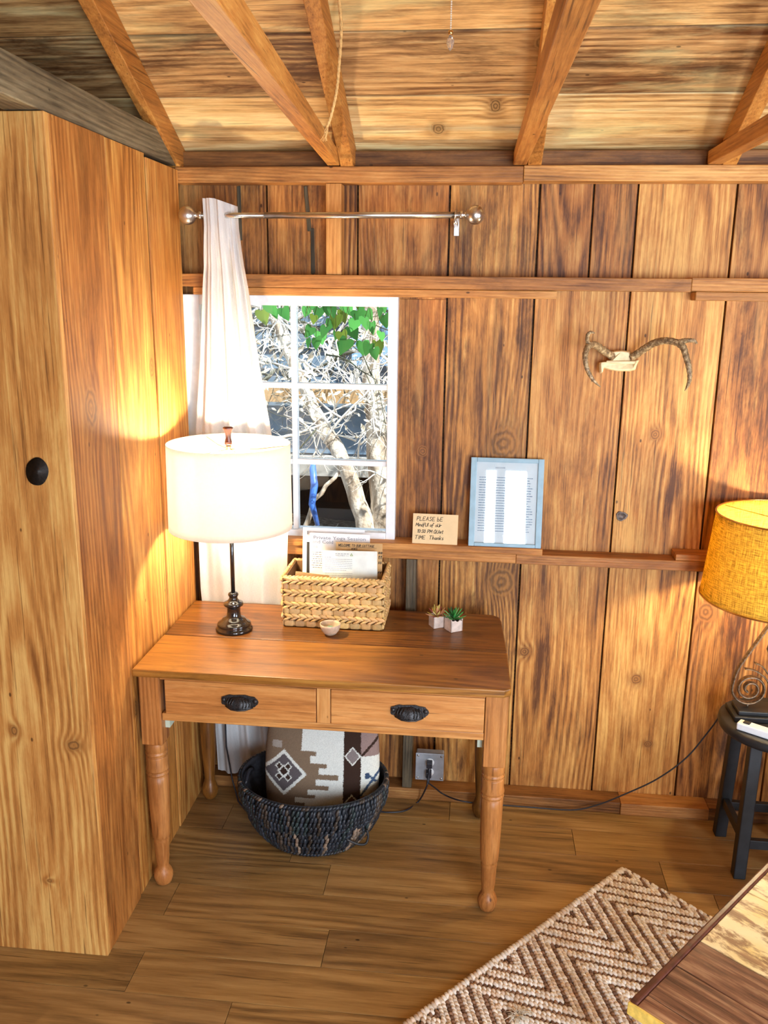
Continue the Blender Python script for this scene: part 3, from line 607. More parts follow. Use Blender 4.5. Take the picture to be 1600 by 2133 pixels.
# ================================================================== CURTAIN AND ROD
ct = MB(); keys = [(2.105, .108, .212, -.088, .010, 0), (2.02, .110, .214, -.088, .012, 0), (1.835, .084, .243, -.07, .016, 0), (1.6, .060, .268, -.052, .018, 0), (1.37, .032, .300, -.04, .016, 0), (1.05, .026, .350, -.036, .012, 1), (.80, .024, .338, -.020, .009, 1), (.70, .03, .33, -.020, .009, 1), (.28, .055, .31, -.022, .010, 0), (.075, .06, .33, -.022, .011, 0)]
def kint(z):
    for a, b_ in zip(keys, keys[1:]):
        if b_[0] <= z <= a[0]:
            f = (a[0] - z) / (a[0] - b_[0]); return [a[i] * (1 - f) + b_[i] * f for i in range(6)]
nu, nv = 180, 170; vs = []; gs = []
for j in range(nv + 1):
    f = j / nv; zt = 2.105 - f * (2.105 - .075)
    _, L, Rr, yc, am, lo = kint(max(.075, min(2.105, zt)))
    for i in range(nu + 1):
        s = i / nu
        ss_ = s + .012 * math.sin(5 * s + zt * 1.2)
        fold = math.sin(2 * math.pi * (3.6 * max(0.0, ss_) ** 1.15) + .9 + .5 * lo) + .28 * math.sin(2 * math.pi * (9 * ss_) + 1.3 + zt)
        diag = math.sin(8 * (s - .35 * (1.1 - zt)) * 2.2 + 1) * lo
        yv = yc + am * (fold * (1 - .55 * lo) + .6 * diag)
        if zt > 1.9:
            q = min(1, (zt - 1.9) / .12); side = -.018 if s < .62 else .02 * min(1, (s - .62) / .1); side = side if s < .62 else side - .018 * max(0, 1 - (s - .62) / .1)
            yv = yv * (1 - q) + q * (-.088 + side + .006 * fold)
        zz = zt
        if zt > 2.0: zz = zt - (.022 * max(0, (s - .35) / .65)) * (zt - 2.0) / .105
        vs.append((L + (Rr - L) * s, yv, zz)); gs.append((s * .9, zz, 0))
ct.add(vs, [(j * (nu + 1) + i, j * (nu + 1) + i + 1, (j + 1) * (nu + 1) + i + 1, (j + 1) * (nu + 1) + i) for j in range(nv) for i in range(nu)], gs, (1, 1, 1, 1), True)
tag(ct.build('curtain', m_curtain, org=(.18, -.06, 0)), 'long white curtain gathered at the left end of the silver rod', 'curtain')
rod = thing('curtain_rod', (.5, -.088, 2.058), 'brushed silver curtain rod with ball ends above the window', 'curtain rod')
mb = MB(); mb.tube([(.10, -.088, 2.055), (.30, -.088, 2.056)], .0085, 20); mb.tube([(.30, -.088, 2.056), (.905, -.088, 2.059)], .0095, 20); mb.build('rod', m_silver, rod)
for sgn, x0 in ((-1, .100), (1, .9051)):
    M = Matrix.Translation((x0, -.088, 2.0555 if sgn < 0 else 2.0595)) @ Matrix.Rotation(math.radians(90 * sgn), 4, 'Y')
    mb = MB(); mb.lathe([(.010, 0), (.012, .004), (.012, .010), (.007, .013), (.007, .018), (.011, .02), (.016, .024), (.024, .030), (.0275, .038), (.029, .047), (.0275, .056), (.022, .065), (.013, .072), (0, .0755)], (0, 0, 0), 32, M=M)
    mb.build('ball_finial', m_silver, rod)
for x0 in (.892, .125):
    mb = MB(); zc = 2.058
    mb.tube([(x0, -.088 + .013 * math.cos(a), zc + .013 * math.sin(a)) for a in [math.radians(q) for q in range(0, 361, 20)]], .003, 8)
    mb.box((x0 - .005, -.088, zc - .026), (x0 + .005, .0745, zc - .015)); mb.box((x0 - .008, .068, zc - .05), (x0 + .008, .0745, zc + .02)); mb.blob((x0, -.092, zc - .019), (.006, 0, 0), (0, .004, 0), (0, 0, .007))
    mb.build('bracket', m_silver, rod)

# ================================================================== DESK ITEMS
# woven rectangular basket
bx0, bx1, by0, by1, bz0, bz1 = .372, .699, -.235, -.045, DZ + .002, .927
sb = thing('storage_basket', ((bx0 + bx1) / 2, (by0 + by1) / 2, DZ), 'rectangular woven seagrass basket holding papers on the desk', 'basket')
straw = plain('seagrass', hx(214, 176, 118), .6, var=.12, scale=90, bumpy=.4)
R = random.Random(5); core = MB()
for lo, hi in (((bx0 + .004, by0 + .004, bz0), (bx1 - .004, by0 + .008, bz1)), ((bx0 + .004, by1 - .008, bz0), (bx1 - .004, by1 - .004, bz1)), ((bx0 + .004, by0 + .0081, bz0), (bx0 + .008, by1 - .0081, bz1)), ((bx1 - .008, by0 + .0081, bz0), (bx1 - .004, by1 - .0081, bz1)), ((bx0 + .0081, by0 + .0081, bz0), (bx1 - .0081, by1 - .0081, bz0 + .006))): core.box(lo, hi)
core.build('lining', plain('dark_straw', hx(120, 84, 44), .8), sb)  # lining in one darker straw tone behind the weave
wv = MB()
def stn():
    k = R.uniform(.72, 1.12); return (k, k * R.uniform(.92, 1.03), k * R.uniform(.78, 1.05), 1)
def side(P0, ux, nrm, L):
    P0, ux, nrm = Vector(P0), Vector(ux), Vector(nrm); up = Vector((0, 0, 1)); H = bz1 - bz0; pair = H / 4
    for rw in range(4):
        zb = rw * pair
        m_ = int(L / .036); w_ = L / m_
        for k in range(-1, m_ + 1):
            cx = (k + .5 + (.5 if rw % 2 else 0)) * w_; 
            a, b_ = max(0.001, cx - w_ / 2), min(L - .001, cx + w_ / 2)
            if b_ - a < .006: continue
            wv.blob(P0 + ux * ((a + b_) / 2) + up * (zb + .0105) + nrm * .0005, ux * ((b_ - a) / 2 - .001), nrm * .0045, up * .0105, stn(), 12, 7, .45)
            wv.blob(P0 + ux * (b_ - .0002) + up * (zb + .0105) + nrm * .002, ux * .0016, nrm * .003, up * .0105, stn(), 6, 5)
        m2 = int(L / .023)
        for k in range(m2):
            for sgn in (1, -1):
                d = (ux * .021 + up * sgn * -.0075); cz = zb + .0205 + .0115 + sgn * .0055
                wv.blob(P0 + ux * ((k + .5 + (.25 if sgn > 0 else 0)) * L / m2) + up * cz + nrm * (.004 + R.uniform(-.001, .001)), d * .82, nrm * .0052, (up * .0062 + ux * .003), stn(), 8, 6)
side((bx0, by0, bz0), (1, 0, 0), (0, -1, 0), bx1 - bx0); side((bx1, by0, bz0), (0, 1, 0), (1, 0, 0), by1 - by0)
side((bx1, by1, bz0), (-1, 0, 0), (0, 1, 0), bx1 - bx0); side((bx0, by1, bz0), (0, -1, 0), (-1, 0, 0), by1 - by0)
for sgn in (1,):   # weave of the inner faces that the camera sees over the rim
    pass
wv.build('weave', straw, sb)
rim = MB()
for A, B in (((bx0, by0), (bx1, by0)), ((bx1, by0), (bx1, by1)), ((bx1, by1), (bx0, by1)), ((bx0, by1), (bx0, by0))):
    A, B = Vector((*A, bz1 + .001)), Vector((*B, bz1 + .001)); n = int((B - A).length / .013); d = (B - A) / n
    for k in range(n): rim.blob(A + d * (k + .5), d * .75 + Vector((0, 0, .004)), Vector((0, 0, 1)).cross(d).normalized() * .006, Vector((0, 0, .005)), stn(), 7, 5)
rim.build('rim', straw, sb)
# lettering helpers
_tc = {}
def textmesh(body, size):
    cu = bpy.data.curves.new('lettering', 'FONT'); cu.body = body; cu.size = size; cu.resolution_u = 2
    o = bpy.data.objects.new('lettering', cu); COL.objects.link(o); dg = bpy.context.evaluated_depsgraph_get(); ev = o.evaluated_get(dg); me = bpy.data.meshes.new_from_object(ev)
    vs = [v.co.copy() for v in me.vertices]; fs = [tuple(p.vertices) for p in me.polygons]; bpy.data.objects.remove(o); bpy.data.curves.remove(cu); bpy.data.meshes.remove(me); return vs, fs
class Sheet:
    def __init__(s, tl, tr, h, lean, th=.0012):
        s.o = Vector(tl); s.w = (Vector(tr) - s.o).length; s.x = (Vector(tr) - s.o).normalized(); s.dn = (Vector((0, lean, -1)) - s.x * s.x.dot(Vector((0, lean, -1)))).normalized(); s.n = s.x.cross(s.dn).normalized() 
        if s.n.y > 0: s.n = -s.n
        s.h = h; s.th = th
    def P(s, u, v, e=0): return s.o + s.x * u + s.dn * v + s.n * e
    def mesh(s):
        m_ = MB(); c = [s.P(0, s.h, -s.th), s.P(s.w, s.h, -s.th), s.P(s.w, s.h), s.P(0, s.h), s.P(0, 0, -s.th), s.P(s.w, 0, -s.th), s.P(s.w, 0), s.P(0, 0)]; m_.hexa(c); return m_
    def text(s, m_, body, u, v, size, slant=0, wmax=None, e=.0006):
        vs, fs = textmesh(body, size)
        if not vs: return
        xm = max(p.x for p in vs); k = (wmax / xm) if wmax else 1
        m_.add([s.P(u + p.x * k + p.y * slant, v - p.y, e) for p in vs], fs)
    def bars(s, m_, u, v, w_, h, seed=0, gap=.002, e=.0006):
        R_ = random.Random(seed); x = u
        while x < u + w_:
            L = min(R_.uniform(.004, .012), u + w_ - x); m_.add([s.P(x, v, e), s.P(x + L, v, e), s.P(x + L, v - h, e), s.P(x, v - h, e)], [(0, 1, 2, 3)]); x += L + gap
    def line(s, m_, pts, r, e=.0007):
        for a, b_ in zip(pts, pts[1:]):
            A, B = s.P(a[0], a[1], e), s.P(b_[0], b_[1], e); d = (B - A)
            if d.length < 1e-6: continue
            d.normalize(); q = d.cross(s.n) * r; m_.add([A - q - d * r * .5, B - q + d * r * .5, B + q + d * r * .5, A + q - d * r * .5], [(0, 1, 2, 3)])
GL = {'P': [[(.05, 0), (.1, 1)], [(.0, .9), (.4, 1.05), (.6, .8), (.4, .5), (.08, .45)]], 'L': [[(0, 1), (0, 0), (.55, .05)]], 'E': [[(.55, 1), (0, .95), (0, 0), (.6, .05)], [(0, .5), (.45, .52)]],
      'A': [[(0, 0), (.3, 1), (.6, 0)], [(.12, .4), (.5, .4)]], 'S': [[(.55, .9), (.2, 1), (.05, .75), (.5, .4), (.4, .05), (0, .1)]], 'b': [[(0, 1.1), (0, 0), (.35, 0), (.5, .3), (.3, .55), (.02, .45)]],
      'M': [[(0, 0), (.08, 1), (.35, .35), (.65, 1), (.7, 0)]], 'i': [[(.1, .6), (.1, 0)], [(.1, .85), (.13, .88)]], 'n': [[(0, .6), (.02, 0), (.04, .4), (.3, .6), (.42, .4), (.42, 0)]],
      'd': [[(.4, .5), (.1, .5), (0, .2), (.15, 0), (.4, .15)], [(.42, 1.1), (.42, 0)]], 'f': [[(.5, 1), (.3, 1.1), (.15, .8), (.1, -.3)], [(0, .5), (.4, .52)]], 'u': [[(0, .6), (.02, .1), (.2, 0), (.4, .15), (.42, .6), (.45, 0)]],
      'l': [[(.1, 1.1), (.08, 0)]], 'o': [[(.25, .6), (.02, .4), (.1, .05), (.35, .05), (.45, .4), (.25, .6)]], 'r': [[(0, .6), (.02, 0), (.05, .4), (.3, .6), (.45, .5)]],
      '1': [[(.0, .75), (.2, 1), (.15, 0)]], '0': [[(.25, 1), (.02, .6), (.08, .05), (.35, .05), (.5, .6), (.25, 1)]], ':': [[(.1, .6), (.13, .63)], [(.08, .2), (.11, .23)]],
      '3': [[(.05, .95), (.45, .95), (.2, .55), (.5, .3), (.3, 0), (0, .08)]], 'Q': [[(.35, 1.1), (.0, .6), (.1, 0), (.5, .05), (.65, .6), (.35, 1.1)], [(.35, .3), (.75, -.15)]],
      'e': [[(.02, .3), (.4, .35), (.3, .6), (.05, .5), (.05, .1), (.4, .05)]], 't': [[(.2, 1), (.18, .05), (.4, .0)], [(0, .65), (.4, .68)]], 'T': [[(0, 1), (.75, 1.05)], [(.38, 1), (.33, 0)]], 'I': [[(.1, 1), (.08, 0)]],
      'h': [[(0, 1.1), (0, 0), (.05, .4), (.25, .55), (.4, .4), (.4, 0)]], 'a': [[(.4, .5), (.1, .5), (0, .2), (.15, 0), (.4, .2), (.4, .55), (.45, 0)]], 'k': [[(0, 1.1), (0, 0)], [(.4, .6), (.02, .3), (.42, 0)]],
      's': [[(.35, .55), (.1, .55), (.08, .38), (.35, .2), (.25, 0), (0, .05)]], 'W': [[(0, 1), (.15, 0), (.35, .7), (.55, 0), (.75, 1)]], 'C': [[(.55, .9), (.25, 1), (.0, .5), (.2, 0), (.6, .1)]],
      'O': [[(.3, 1), (.02, .6), (.1, .05), (.45, .05), (.6, .5), (.3, 1)]], 'R': [[(0, 0), (.02, 1), (.45, .95), (.4, .6), (.05, .5), (.5, 0)]], 'G': [[(.55, .9), (.2, 1), (.0, .4), (.3, 0), (.6, .1), (.6, .45), (.35, .45)]],
      'U': [[(0, 1), (.05, .1), (.35, 0), (.55, .2), (.6, 1)]], 'K': [[(0, 1), (0, 0)], [(.5, 1), (.05, .5), (.55, 0)]]}
def hand(sh_, m_, body, u, v, size, r=.0006, slant=.18, adv=.72):
    x = u
    for ch in body:
        if ch != ' ':
            for st_ in GL.get(ch, []): sh_.line(m_, [(x + (p[0] + p[1] * slant) * size, v - p[1] * size) for p in st_], r)
            wd = max(p[0] for st_ in GL.get(ch, [[(.5, 0)]]) for p in st_); x += (wd + .22) * size * adv / .72
        else: x += .45 * size
def sheet(name, tlp, trp, y, bot, lean, mat, lab, cat, th=.0012, grp=None):
    tl3, tr3 = W(*tlp, y=y), W(*trp, y=y); s = Sheet(tl3, tr3, 1, lean, th); s.h = (tl3.z - bot) / abs(s.dn.z)
    root = thing(name, tuple(s.P(s.w / 2, s.h)), lab, cat, grp); s.mesh().build('sheet', mat, root); return s, root
s, r_ = sheet('flyer', (631, 1098), (760, 1104), -.075, .79, -.06, m_paper, 'tallest white printed sheet, rearmost in the seagrass basket', 'paper')
m_ = MB(); m_.add([s.P(.014, .05, .0006), s.P(.026, .05, .0006), s.P(.026, .17, .0006), s.P(.014, .17, .0006)], [(0, 3, 2, 1)]); m_.add([s.P(.016, .012, .0006), s.P(.018, .012, .0006), s.P(.018, .024, .0006), s.P(.016, .024, .0006)], [(0, 3, 2, 1)]); m_.build('print', m_ink, r_)
s, r_ = sheet('flyer', (645, 1109), (771, 1114), -.10, .79, -.06, m_paper, 'white flyer headed Private Yoga Session standing in the seagrass basket', 'paper')
m_ = MB(); s.text(m_, 'Private Yoga Session', .0125, .0215, .0155, wmax=.178); s.text(m_, 'and Cold', .009, .036, .0155, wmax=.071); s.text(m_, 'to', .014, .052, .0155); m_.build('lettering', m_inkg, r_)
m_ = MB()
for k in range(8): s.bars(m_, .007 + (.004 if k % 2 else 0), .068 + k * .0075, .06, .0016, k)
m_.build('lettering', m_ink, r_)
s, r_ = sheet('welcome_card', (700, 1129), (797, 1133), -.13, .80, -.05, m_kraft, 'brown handwritten welcome card in the seagrass basket behind the small white card', 'card')
m_ = MB(); hand(s, m_, 'WELCOME TO OUR COTTAGE', .008, .013, .0075, .0007, adv=.66); hand(s, m_, 'ASKS', .052, .024, .0065, .0006)
s.line(m_, [(.008, .0155), (.048, .0155)], .0004); s.line(m_, [(.066, .0155), (.136, .0155)], .0004)
for k in range(5): hand(s, m_, 'atsmr'[k] * 2, .142, .034 + .017 * k, .011, .0009)
m_.build('lettering', m_ink, r_)
s, r_ = sheet('info_card', (671, 1146), (786, 1149), -.165, .81, -.05, plain('pale_card', (.80, .84, .78), .6, var=.05), 'small pale printed wellness card, frontmost sheet in the seagrass basket', 'card')
m_ = MB(); s.bars(m_, .044, .0115, .045, .0018, 3); s.text(m_, 'WELLNESS', .044, .0185, .0062, wmax=.032); s.line(m_, [(.078, .017), (.089, .017)], .0004); s.bars(m_, .008, .0235, .022, .0015, 4)
for k in range(7): s.bars(m_, .008, .030 + k * .0062, .092 - (.02 if k == 6 else 0), .0012, 20 + k, .0008)
for k in range(4): s.bars(m_, .008, .078 + k * .0065, .092, .0012, 40 + k, .0008)
m_.build('lettering', m_inkg, r_)
m_ = MB(); s.line(m_, [(.094, .0165), (.098, .009), (.102, .0165), (.094, .0165)], .0008); m_.build('emblem', m_green, r_)
s, r_ = sheet('folded_card', (616, 1190), (686, 1199), -.20, .80, -.04, m_kraft, 'low tan card edge at the left front of the seagrass basket', 'card')
# stone bowl with a green stone
BX, BY = .536, -.287
mb = MB(); pr = [(0, 0), (.014, 0), (.020, .004), (.029, .016), (.033, .030), (.0335, .037), (.031, .0375), (.029, .030), (.022, .016), (.010, .009), (0, .0085)]
mb.lathe([(r, z + DZ + .001) for r, z in pr], (BX, BY, 0), 40)
tag(mb.build('bowl', plain('grey_stone', hx(196, 172, 148), .55, var=.18, scale=60), org=(BX, BY, DZ)), 'small grey stone bowl in front of the seagrass basket', 'bowl')
mb = MB(); mb.blob((BX, BY + .001, DZ + .0195), (.0165, 0, 0), (0, .0145, 0), (0, 0, .0085), nu=20, nv=12)
tag(mb.build('green_stone', plain('jade', hx(88, 150, 128), .3, var=.25, scale=120), org=(BX, BY, DZ + .011)), 'polished green stone lying in the small bowl', 'stone')
# succulents in whitewashed cube pots
potm = plain('whitewashed_wood', hx(214, 196, 184), .75, var=.12, scale=60, bumpy=.3); soil = plain('soil', (.03, .02, .015), .95, bumpy=1., scale=400)
def succulent(x, y_, rot, s, cols, lab, n_rings, broken):
    root = thing('succulent', (x, y_, DZ), lab, 'plant', 'succulents in whitewashed cube pots'); M = Matrix.Translation((x, y_, DZ + .001)) @ Matrix.Rotation(rot, 4, 'Z')
    m_ = MB(); h, t_ = s / 2, .003; H = s * .98
    for k in range(4):
        Mk = M @ Matrix.Rotation(k * math.pi / 2, 4, 'Z'); nseg = 8; z1 = [H] * (nseg + 1)
        if broken and k in (0, 1): z1 = [H - abs(math.sin(i * 2.1 + k)) * .006 * (1 if 0 < i < nseg else 0) - (.004 if k == 0 and i > 2 else 0) for i in range(nseg + 1)]
        for i in range(nseg):
            a, b_ = -h + s * i / nseg, -h + s * (i + 1) / nseg
            m_.hexa([(a, -h, 0), (b_, -h, 0), (b_, -h + t_, 0), (a, -h + t_, 0), (a, -h, z1[i]), (b_, -h, z1[i + 1]), (b_, -h + t_, z1[i + 1]), (a, -h + t_, z1[i])], 'x', M=Mk)
    m_.box((-h + t_, -h + t_, 0), (h - t_, h - t_, .004), M=M); m_.build('pot', potm, root)
    m_ = MB(); m_.box((-h + t_ + .0002, -h + t_ + .0002, .0045), (h - t_ - .0002, h - t_ - .0002, H - .010), M=M); m_.build('soil', soil, root)
    R_ = random.Random(int(x * 1000)); m_ = MB()
    for ring_ in range(n_rings):
        k = 9 - ring_ * 2; tilt = math.radians(12 + 24 * ring_)
        for i in range(max(k, 3)):
            a = 2 * math.pi * i / max(k, 3) + ring_ * .5 + R_.uniform(-.1, .1); d = Vector((math.cos(a) * math.cos(tilt), math.sin(a) * math.cos(tilt), math.sin(tilt))); L = s * (.78 - .09 * ring_) * R_.uniform(.9, 1.1)
            c = Vector((x, y_, DZ + H - .006 + .004 * ring_)) + d * L * .62; sd = Vector((-math.sin(a), math.cos(a), 0)); nn = d.cross(sd)
            col_ = R_.choice(cols); cols_ = []
            m0 = len(m_.v); w_ = s * .15
            pts = [c - d * L * .6]; 
            vs = []; 
            for j, (u, ww) in enumerate(((-.6, .35), (-.25, .8), (.1, 1.), (.4, .7), (.62, .12))):
                q = c + d * L * u + Vector((0, 0, 1)) * (L * .12 * (u + .6) ** 2)
                vs += [q + sd * w_ * ww, q + nn * w_ * .4 * ww, q - sd * w_ * ww, q - nn * w_ * .35 * ww]
            fs = [(j * 4 + e, j * 4 + (e + 1) % 4, (j + 1) * 4 + (e + 1) % 4, (j + 1) * 4 + e) for j in range(4) for e in range(4)] + [(3, 2, 1, 0), (16, 17, 18, 19)]
            m_.add(vs, fs, None, (*col_, 1), True)
    m_.build('leaves', plain('succulent_leaf_' + ('pale' if broken == 0 else 'green'), (1, 1, 1), .45, var=.0), root, subd=1)
succulent(.873, -.168, math.radians(28), .040, [hx(222, 206, 118), hx(196, 176, 84), hx(206, 150, 110), hx(150, 60, 60), hx(230, 214, 140)], 'pale yellow pink succulent in a white cube pot, the left one of the desk pair', 4, 0)
succulent(.9285, -.192, math.radians(33), .044, [hx(46, 120, 50), hx(70, 160, 76), hx(30, 84, 40), hx(96, 176, 96)], 'dark green succulent in a chipped white cube pot, the right one of the desk pair', 3, 1)

# ================================================================== WALL ITEMS
# framed sheet
fr = thing('picture_frame', (1.092, .0, .991), 'pale blue grey frame with a printed sheet leaning on the wall ledge', 'frame')
BL = W(978, 1132, y=-.004); BL.z = .9915; TLf = W(982, 952, y=.052); BRf = W(1130, 1137, y=-.004); wF = BRf.x - BL.x
S_ = Sheet(TLf, TLf + Vector((wF, 0, 0)), 1, -.17, .014); S_.dn = (BL - TLf).normalized(); S_.dn.x = 0; S_.dn.normalize(); S_.n = S_.x.cross(S_.dn); S_.n = -S_.n if S_.n.y > 0 else S_.n; S_.h = (BL - TLf).length
def fbox(m_, u0, u1, v0, v1, e0, e1): m_.hexa([S_.P(u0, v1, e0), S_.P(u1, v1, e0), S_.P(u1, v1, e1), S_.P(u0, v1, e1), S_.P(u0, v0, e0), S_.P(u1, v0, e0), S_.P(u1, v0, e1), S_.P(u0, v0, e1)])
m_ = MB(); bw = .020
fbox(m_, 0, bw, 0, S_.h, -.012, .0); fbox(m_, S_.w - bw, S_.w, 0, S_.h, -.012, 0); fbox(m_, bw, S_.w - bw, 0, bw * .75, -.012, 0); fbox(m_, bw, S_.w - bw, S_.h - bw * .6, S_.h, -.012, 0)
m_.build('frame_moulding', plain('pale_blue_grey_paint', hx(146, 178, 194), .5, var=.08, scale=30), fr, bevel=.002)
m_ = MB(); fbox(m_, bw, S_.w - bw, bw * .75, S_.h - bw * .6, -.012, -.009); pr_ = m_.build('sheet', m_paper, fr)
m_ = MB(); S_.text(m_, 'WELCOME', .082, .036, .007, e=-.0085)
for k in range(22): S_.bars(m_, .030, .068 + .0087 * k, S_.w - .06 - rnd.uniform(0, .02), .0022, 100 + k, .0018, e=-.0085)
m_.build('lettering', m_inkb, pr_)
m_ = MB(); fbox(m_, bw, S_.w - bw, bw * .75, S_.h - bw * .6, -.0062, -.0045); m_.build('glass', m_glassf, fr)
# note
s, r_ = sheet('note_card', (861, 1069), (955, 1073), .02, .9915, -.2, m_cream, 'cream card with handwritten quiet time note leaning on the ledge', 'note')
m_ = MB(); hand(s, m_, 'PLEASE bE', .012, .024, .0135, .0008); hand(s, m_, 'MindfUl of oUr', .010, .044, .0115, .0008, adv=.62); hand(s, m_, '10:30 PM QUiet', .016, .066, .0115, .0008, adv=.62); hand(s, m_, 'TIME  Thanks', .008, .088, .0125, .0008)
m_.build('lettering', m_ink, r_)
# antlers
bone = plain('bone', hx(232, 214, 170), .6, var=.12, scale=50, bumpy=.4)
antm = NT('antler_horn'); p_ = antm.n('NewGeometry').outputs['Position']; at_ = antm.n('Attribute', attribute_name='tint').outputs['Color']
antm.set(color=antm.mix(1., antm.ramp(antm.noise(antm.vm('MULTIPLY', p_, (90, 90, 90)), 1, 4, .7), [(.35, hx(92, 72, 50)), (.5, hx(140, 116, 84)), (.68, hx(205, 184, 142))]), at_, 'MULTIPLY'), rough=.5); antm.bump(antm.noise(p_, 160, 3), .6, .003)
an = thing('antlers', (1.425, .06, 1.63), 'mounted pair of deer antlers on a pale skull plate on the wall', 'antlers')
m_ = MB(); out = [(520, 378), (610, 370), (700, 382), (735, 450), (760, 490), (810, 478), (785, 530), (765, 590), (700, 606), (560, 604), (470, 588), (400, 568), (385, 630), (368, 625), (360, 540), (365, 505), (420, 500), (470, 505), (500, 450)]
n = len(out); vs = []
for yy, k in ((.07, 1.0), (.045, 1.0), (.03, .9)):
    for (a, b_) in out:
        a2, b2 = 590 + (a - 590) * k, 500 + (b_ - 500) * k; vs.append(W(1180 + a2 / 5.333, 660 + b2 / 5.333, y=yy - (.012 if b_ > 495 and yy < .06 else 0)))
fs = [(j * n + i, j * n + (i + 1) % n, (j + 1) * n + (i + 1) % n, (j + 1) * n + i) for j in range(2) for i in range(n)] + [tuple(range(2 * n, 3 * n)), tuple(reversed(range(n)))]
m_.add(vs, fs, None); m_.tube([W(1263, 754, y=.022), W(1295, 755, y=.016), W(1323, 755, y=.022)], .005, 8); m_.build('skull_plate', bone, an, bevel=.003)
def cr(P, n=6):
    out_ = []
    for i in range(len(P) - 1):
        p0, p1, p2, p3 = P[max(i - 1, 0)], P[i], P[i + 1], P[min(i + 2, len(P) - 1)]
        for k in range(n):
            t_ = k / n; out_.append(tuple(.5 * ((2 * p1[j]) + (-p0[j] + p2[j]) * t_ + (2 * p0[j] - 5 * p1[j] + 4 * p2[j] - p3[j]) * t_ ** 2 + (-p0[j] + 3 * p1[j] - 3 * p2[j] + p3[j]) * t_ ** 3) for j in range(len(p1))))
    out_.append(tuple(P[-1])); return out_
def antler(main, br):
    m_ = MB()
    for path in (main, br):
        P = cr([(*W(px, py, y=yy), r) for px, py, yy, r in path]); m_.tube([p[:3] for p in P], [p[3] * (1 + .08 * math.sin(i * 2.3)) for i, p in enumerate(P)], 12, tint=(1, 1, 1, 1))
    px, py, yy, r = main[0]; c = W(px, py, y=yy)
    for k in range(9):
        a = 2 * math.pi * k / 9; m_.blob(c + Vector((0, math.cos(a), math.sin(a))) * r * .95, (.006, 0, 0), (0, .005, 0), (0, 0, .005), (1.2, 1.1, .95, 1))
    return m_.build('antler', antm.m, an)
antler([(1316, 745, .035, .0125), (1339, 729, .01, .012), (1360, 716, -.02, .0118), (1382, 710, -.05, .011), (1405, 712, -.075, .0105), (1422, 722, -.095, .0105), (1429, 741, -.11, .0095), (1435, 765, -.12, .0085), (1437, 787, -.12, .007), (1433, 803, -.115, .005), (1427, 814, -.11, .0015)], [(1410, 714, -.08, .0085), (1422, 711, -.09, .0085), (1434, 709, -.10, .007), (1446, 710, -.10, .006), (1452, 716, -.10, .0028)])
antler([(1275, 742, .035, .0125), (1255, 729, .0, .012), (1242, 720, -.04, .0115), (1230, 718, -.08, .0105), (1223, 726, -.115, .0095), (1219, 744, -.14, .0085), (1223, 767, -.15, .0072), (1234, 789, -.15, .0055), (1251, 806, -.145, .0015)], [(1227, 720, -.09, .0075), (1224, 708, -.10, .0068), (1225, 697, -.11, .006), (1231, 692, -.115, .0045), (1239, 694, -.12, .0018)])
# outlet box
ob = thing('outlet_box', (.855, .03, .14), 'grey metal electrical outlet box low on the wall under the desk', 'outlet'); gm = plain('galvanised_steel', hx(176, 184, 194), .4, metal=.6, var=.1)
tl3, br3 = W(867, 1568, y=-.035), W(923, 1626, y=-.035); x0, x1, z1, z0 = tl3.x, br3.x, tl3.z, br3.z
mb = MB(); mb.box((x0, -.0345, z0), (x1, .0, z1)); mb.build('box', gm, ob, bevel=.004)
mb = MB(); mb.box((x0 - .001, -.0375, z0 - .001), (x1 + .001, -.0346, z1 + .001)); mb.build('cover_plate', gm, ob, bevel=.001)
xc = (x0 + x1) / 2; zc = (z0 + z1) / 2
for dz in (.019, -.019):
    M = Matrix.Translation((xc, -.0376, zc + dz)) @ Matrix.Rotation(math.radians(90), 4, 'X'); mb = MB(); mb.lathe([(.0, .0), (.016, 0), (.016, .002), (0, .002)], (0, 0, 0), 24, M=M); mb.build('receptacle', plain('white_socket', (.8, .8, .8), .4), ob)
for sx in (-1, 1):
    for sz in (-1, 1):
        mb = MB(); mb.blob((xc + sx * (x1 - x0) * .42, -.038, zc + sz * (z1 - z0) * .42), (.004, 0, 0), (0, .002, 0), (0, 0, .004)); mb.build('screw', m_silver, ob)
def cord(pts, lab, mat, plug=None, r=.003):
    pts = [Vector(p) for p in pts]
    for p in pts: p.z = max(p.z, .004); p.y = min(p.y, -.016)
    root = thing('extension_cord', tuple(pts[-1]), lab, 'cord'); m_ = MB(); m_.tube(cr([tuple(p) for p in pts], 8), r, 8); m_.build('cable', mat, root)
    if plug is not None:
        m_ = MB(); a = Vector(plug); m_.box(tuple(a + Vector((-.010, -.028, -.009))), tuple(a + Vector((.010, .0, .012)))); m_.tube([a + Vector((0, -.02, -.006)), a + Vector((0, -.026, -.016)), a + Vector((0, -.03, -.028))], [.006, .005, .004], 8); m_.build('plug', mat, root, bevel=.002)
pz = (xc, -.0398, zc + .019); pz2 = (xc - .002, -.0398, zc - .019)
cord([(xc, -.068, zc - .008), (xc - .004, -.075, zc - .03), W(888, 1640, y=-.08), W(872, 1668, z=.004), W(845, 1688, z=.004), W(812, 1692, z=.004), W(790, 1690, z=.004)], 'dark cord looping from the outlet box left behind the round basket', m_cordk, pz)
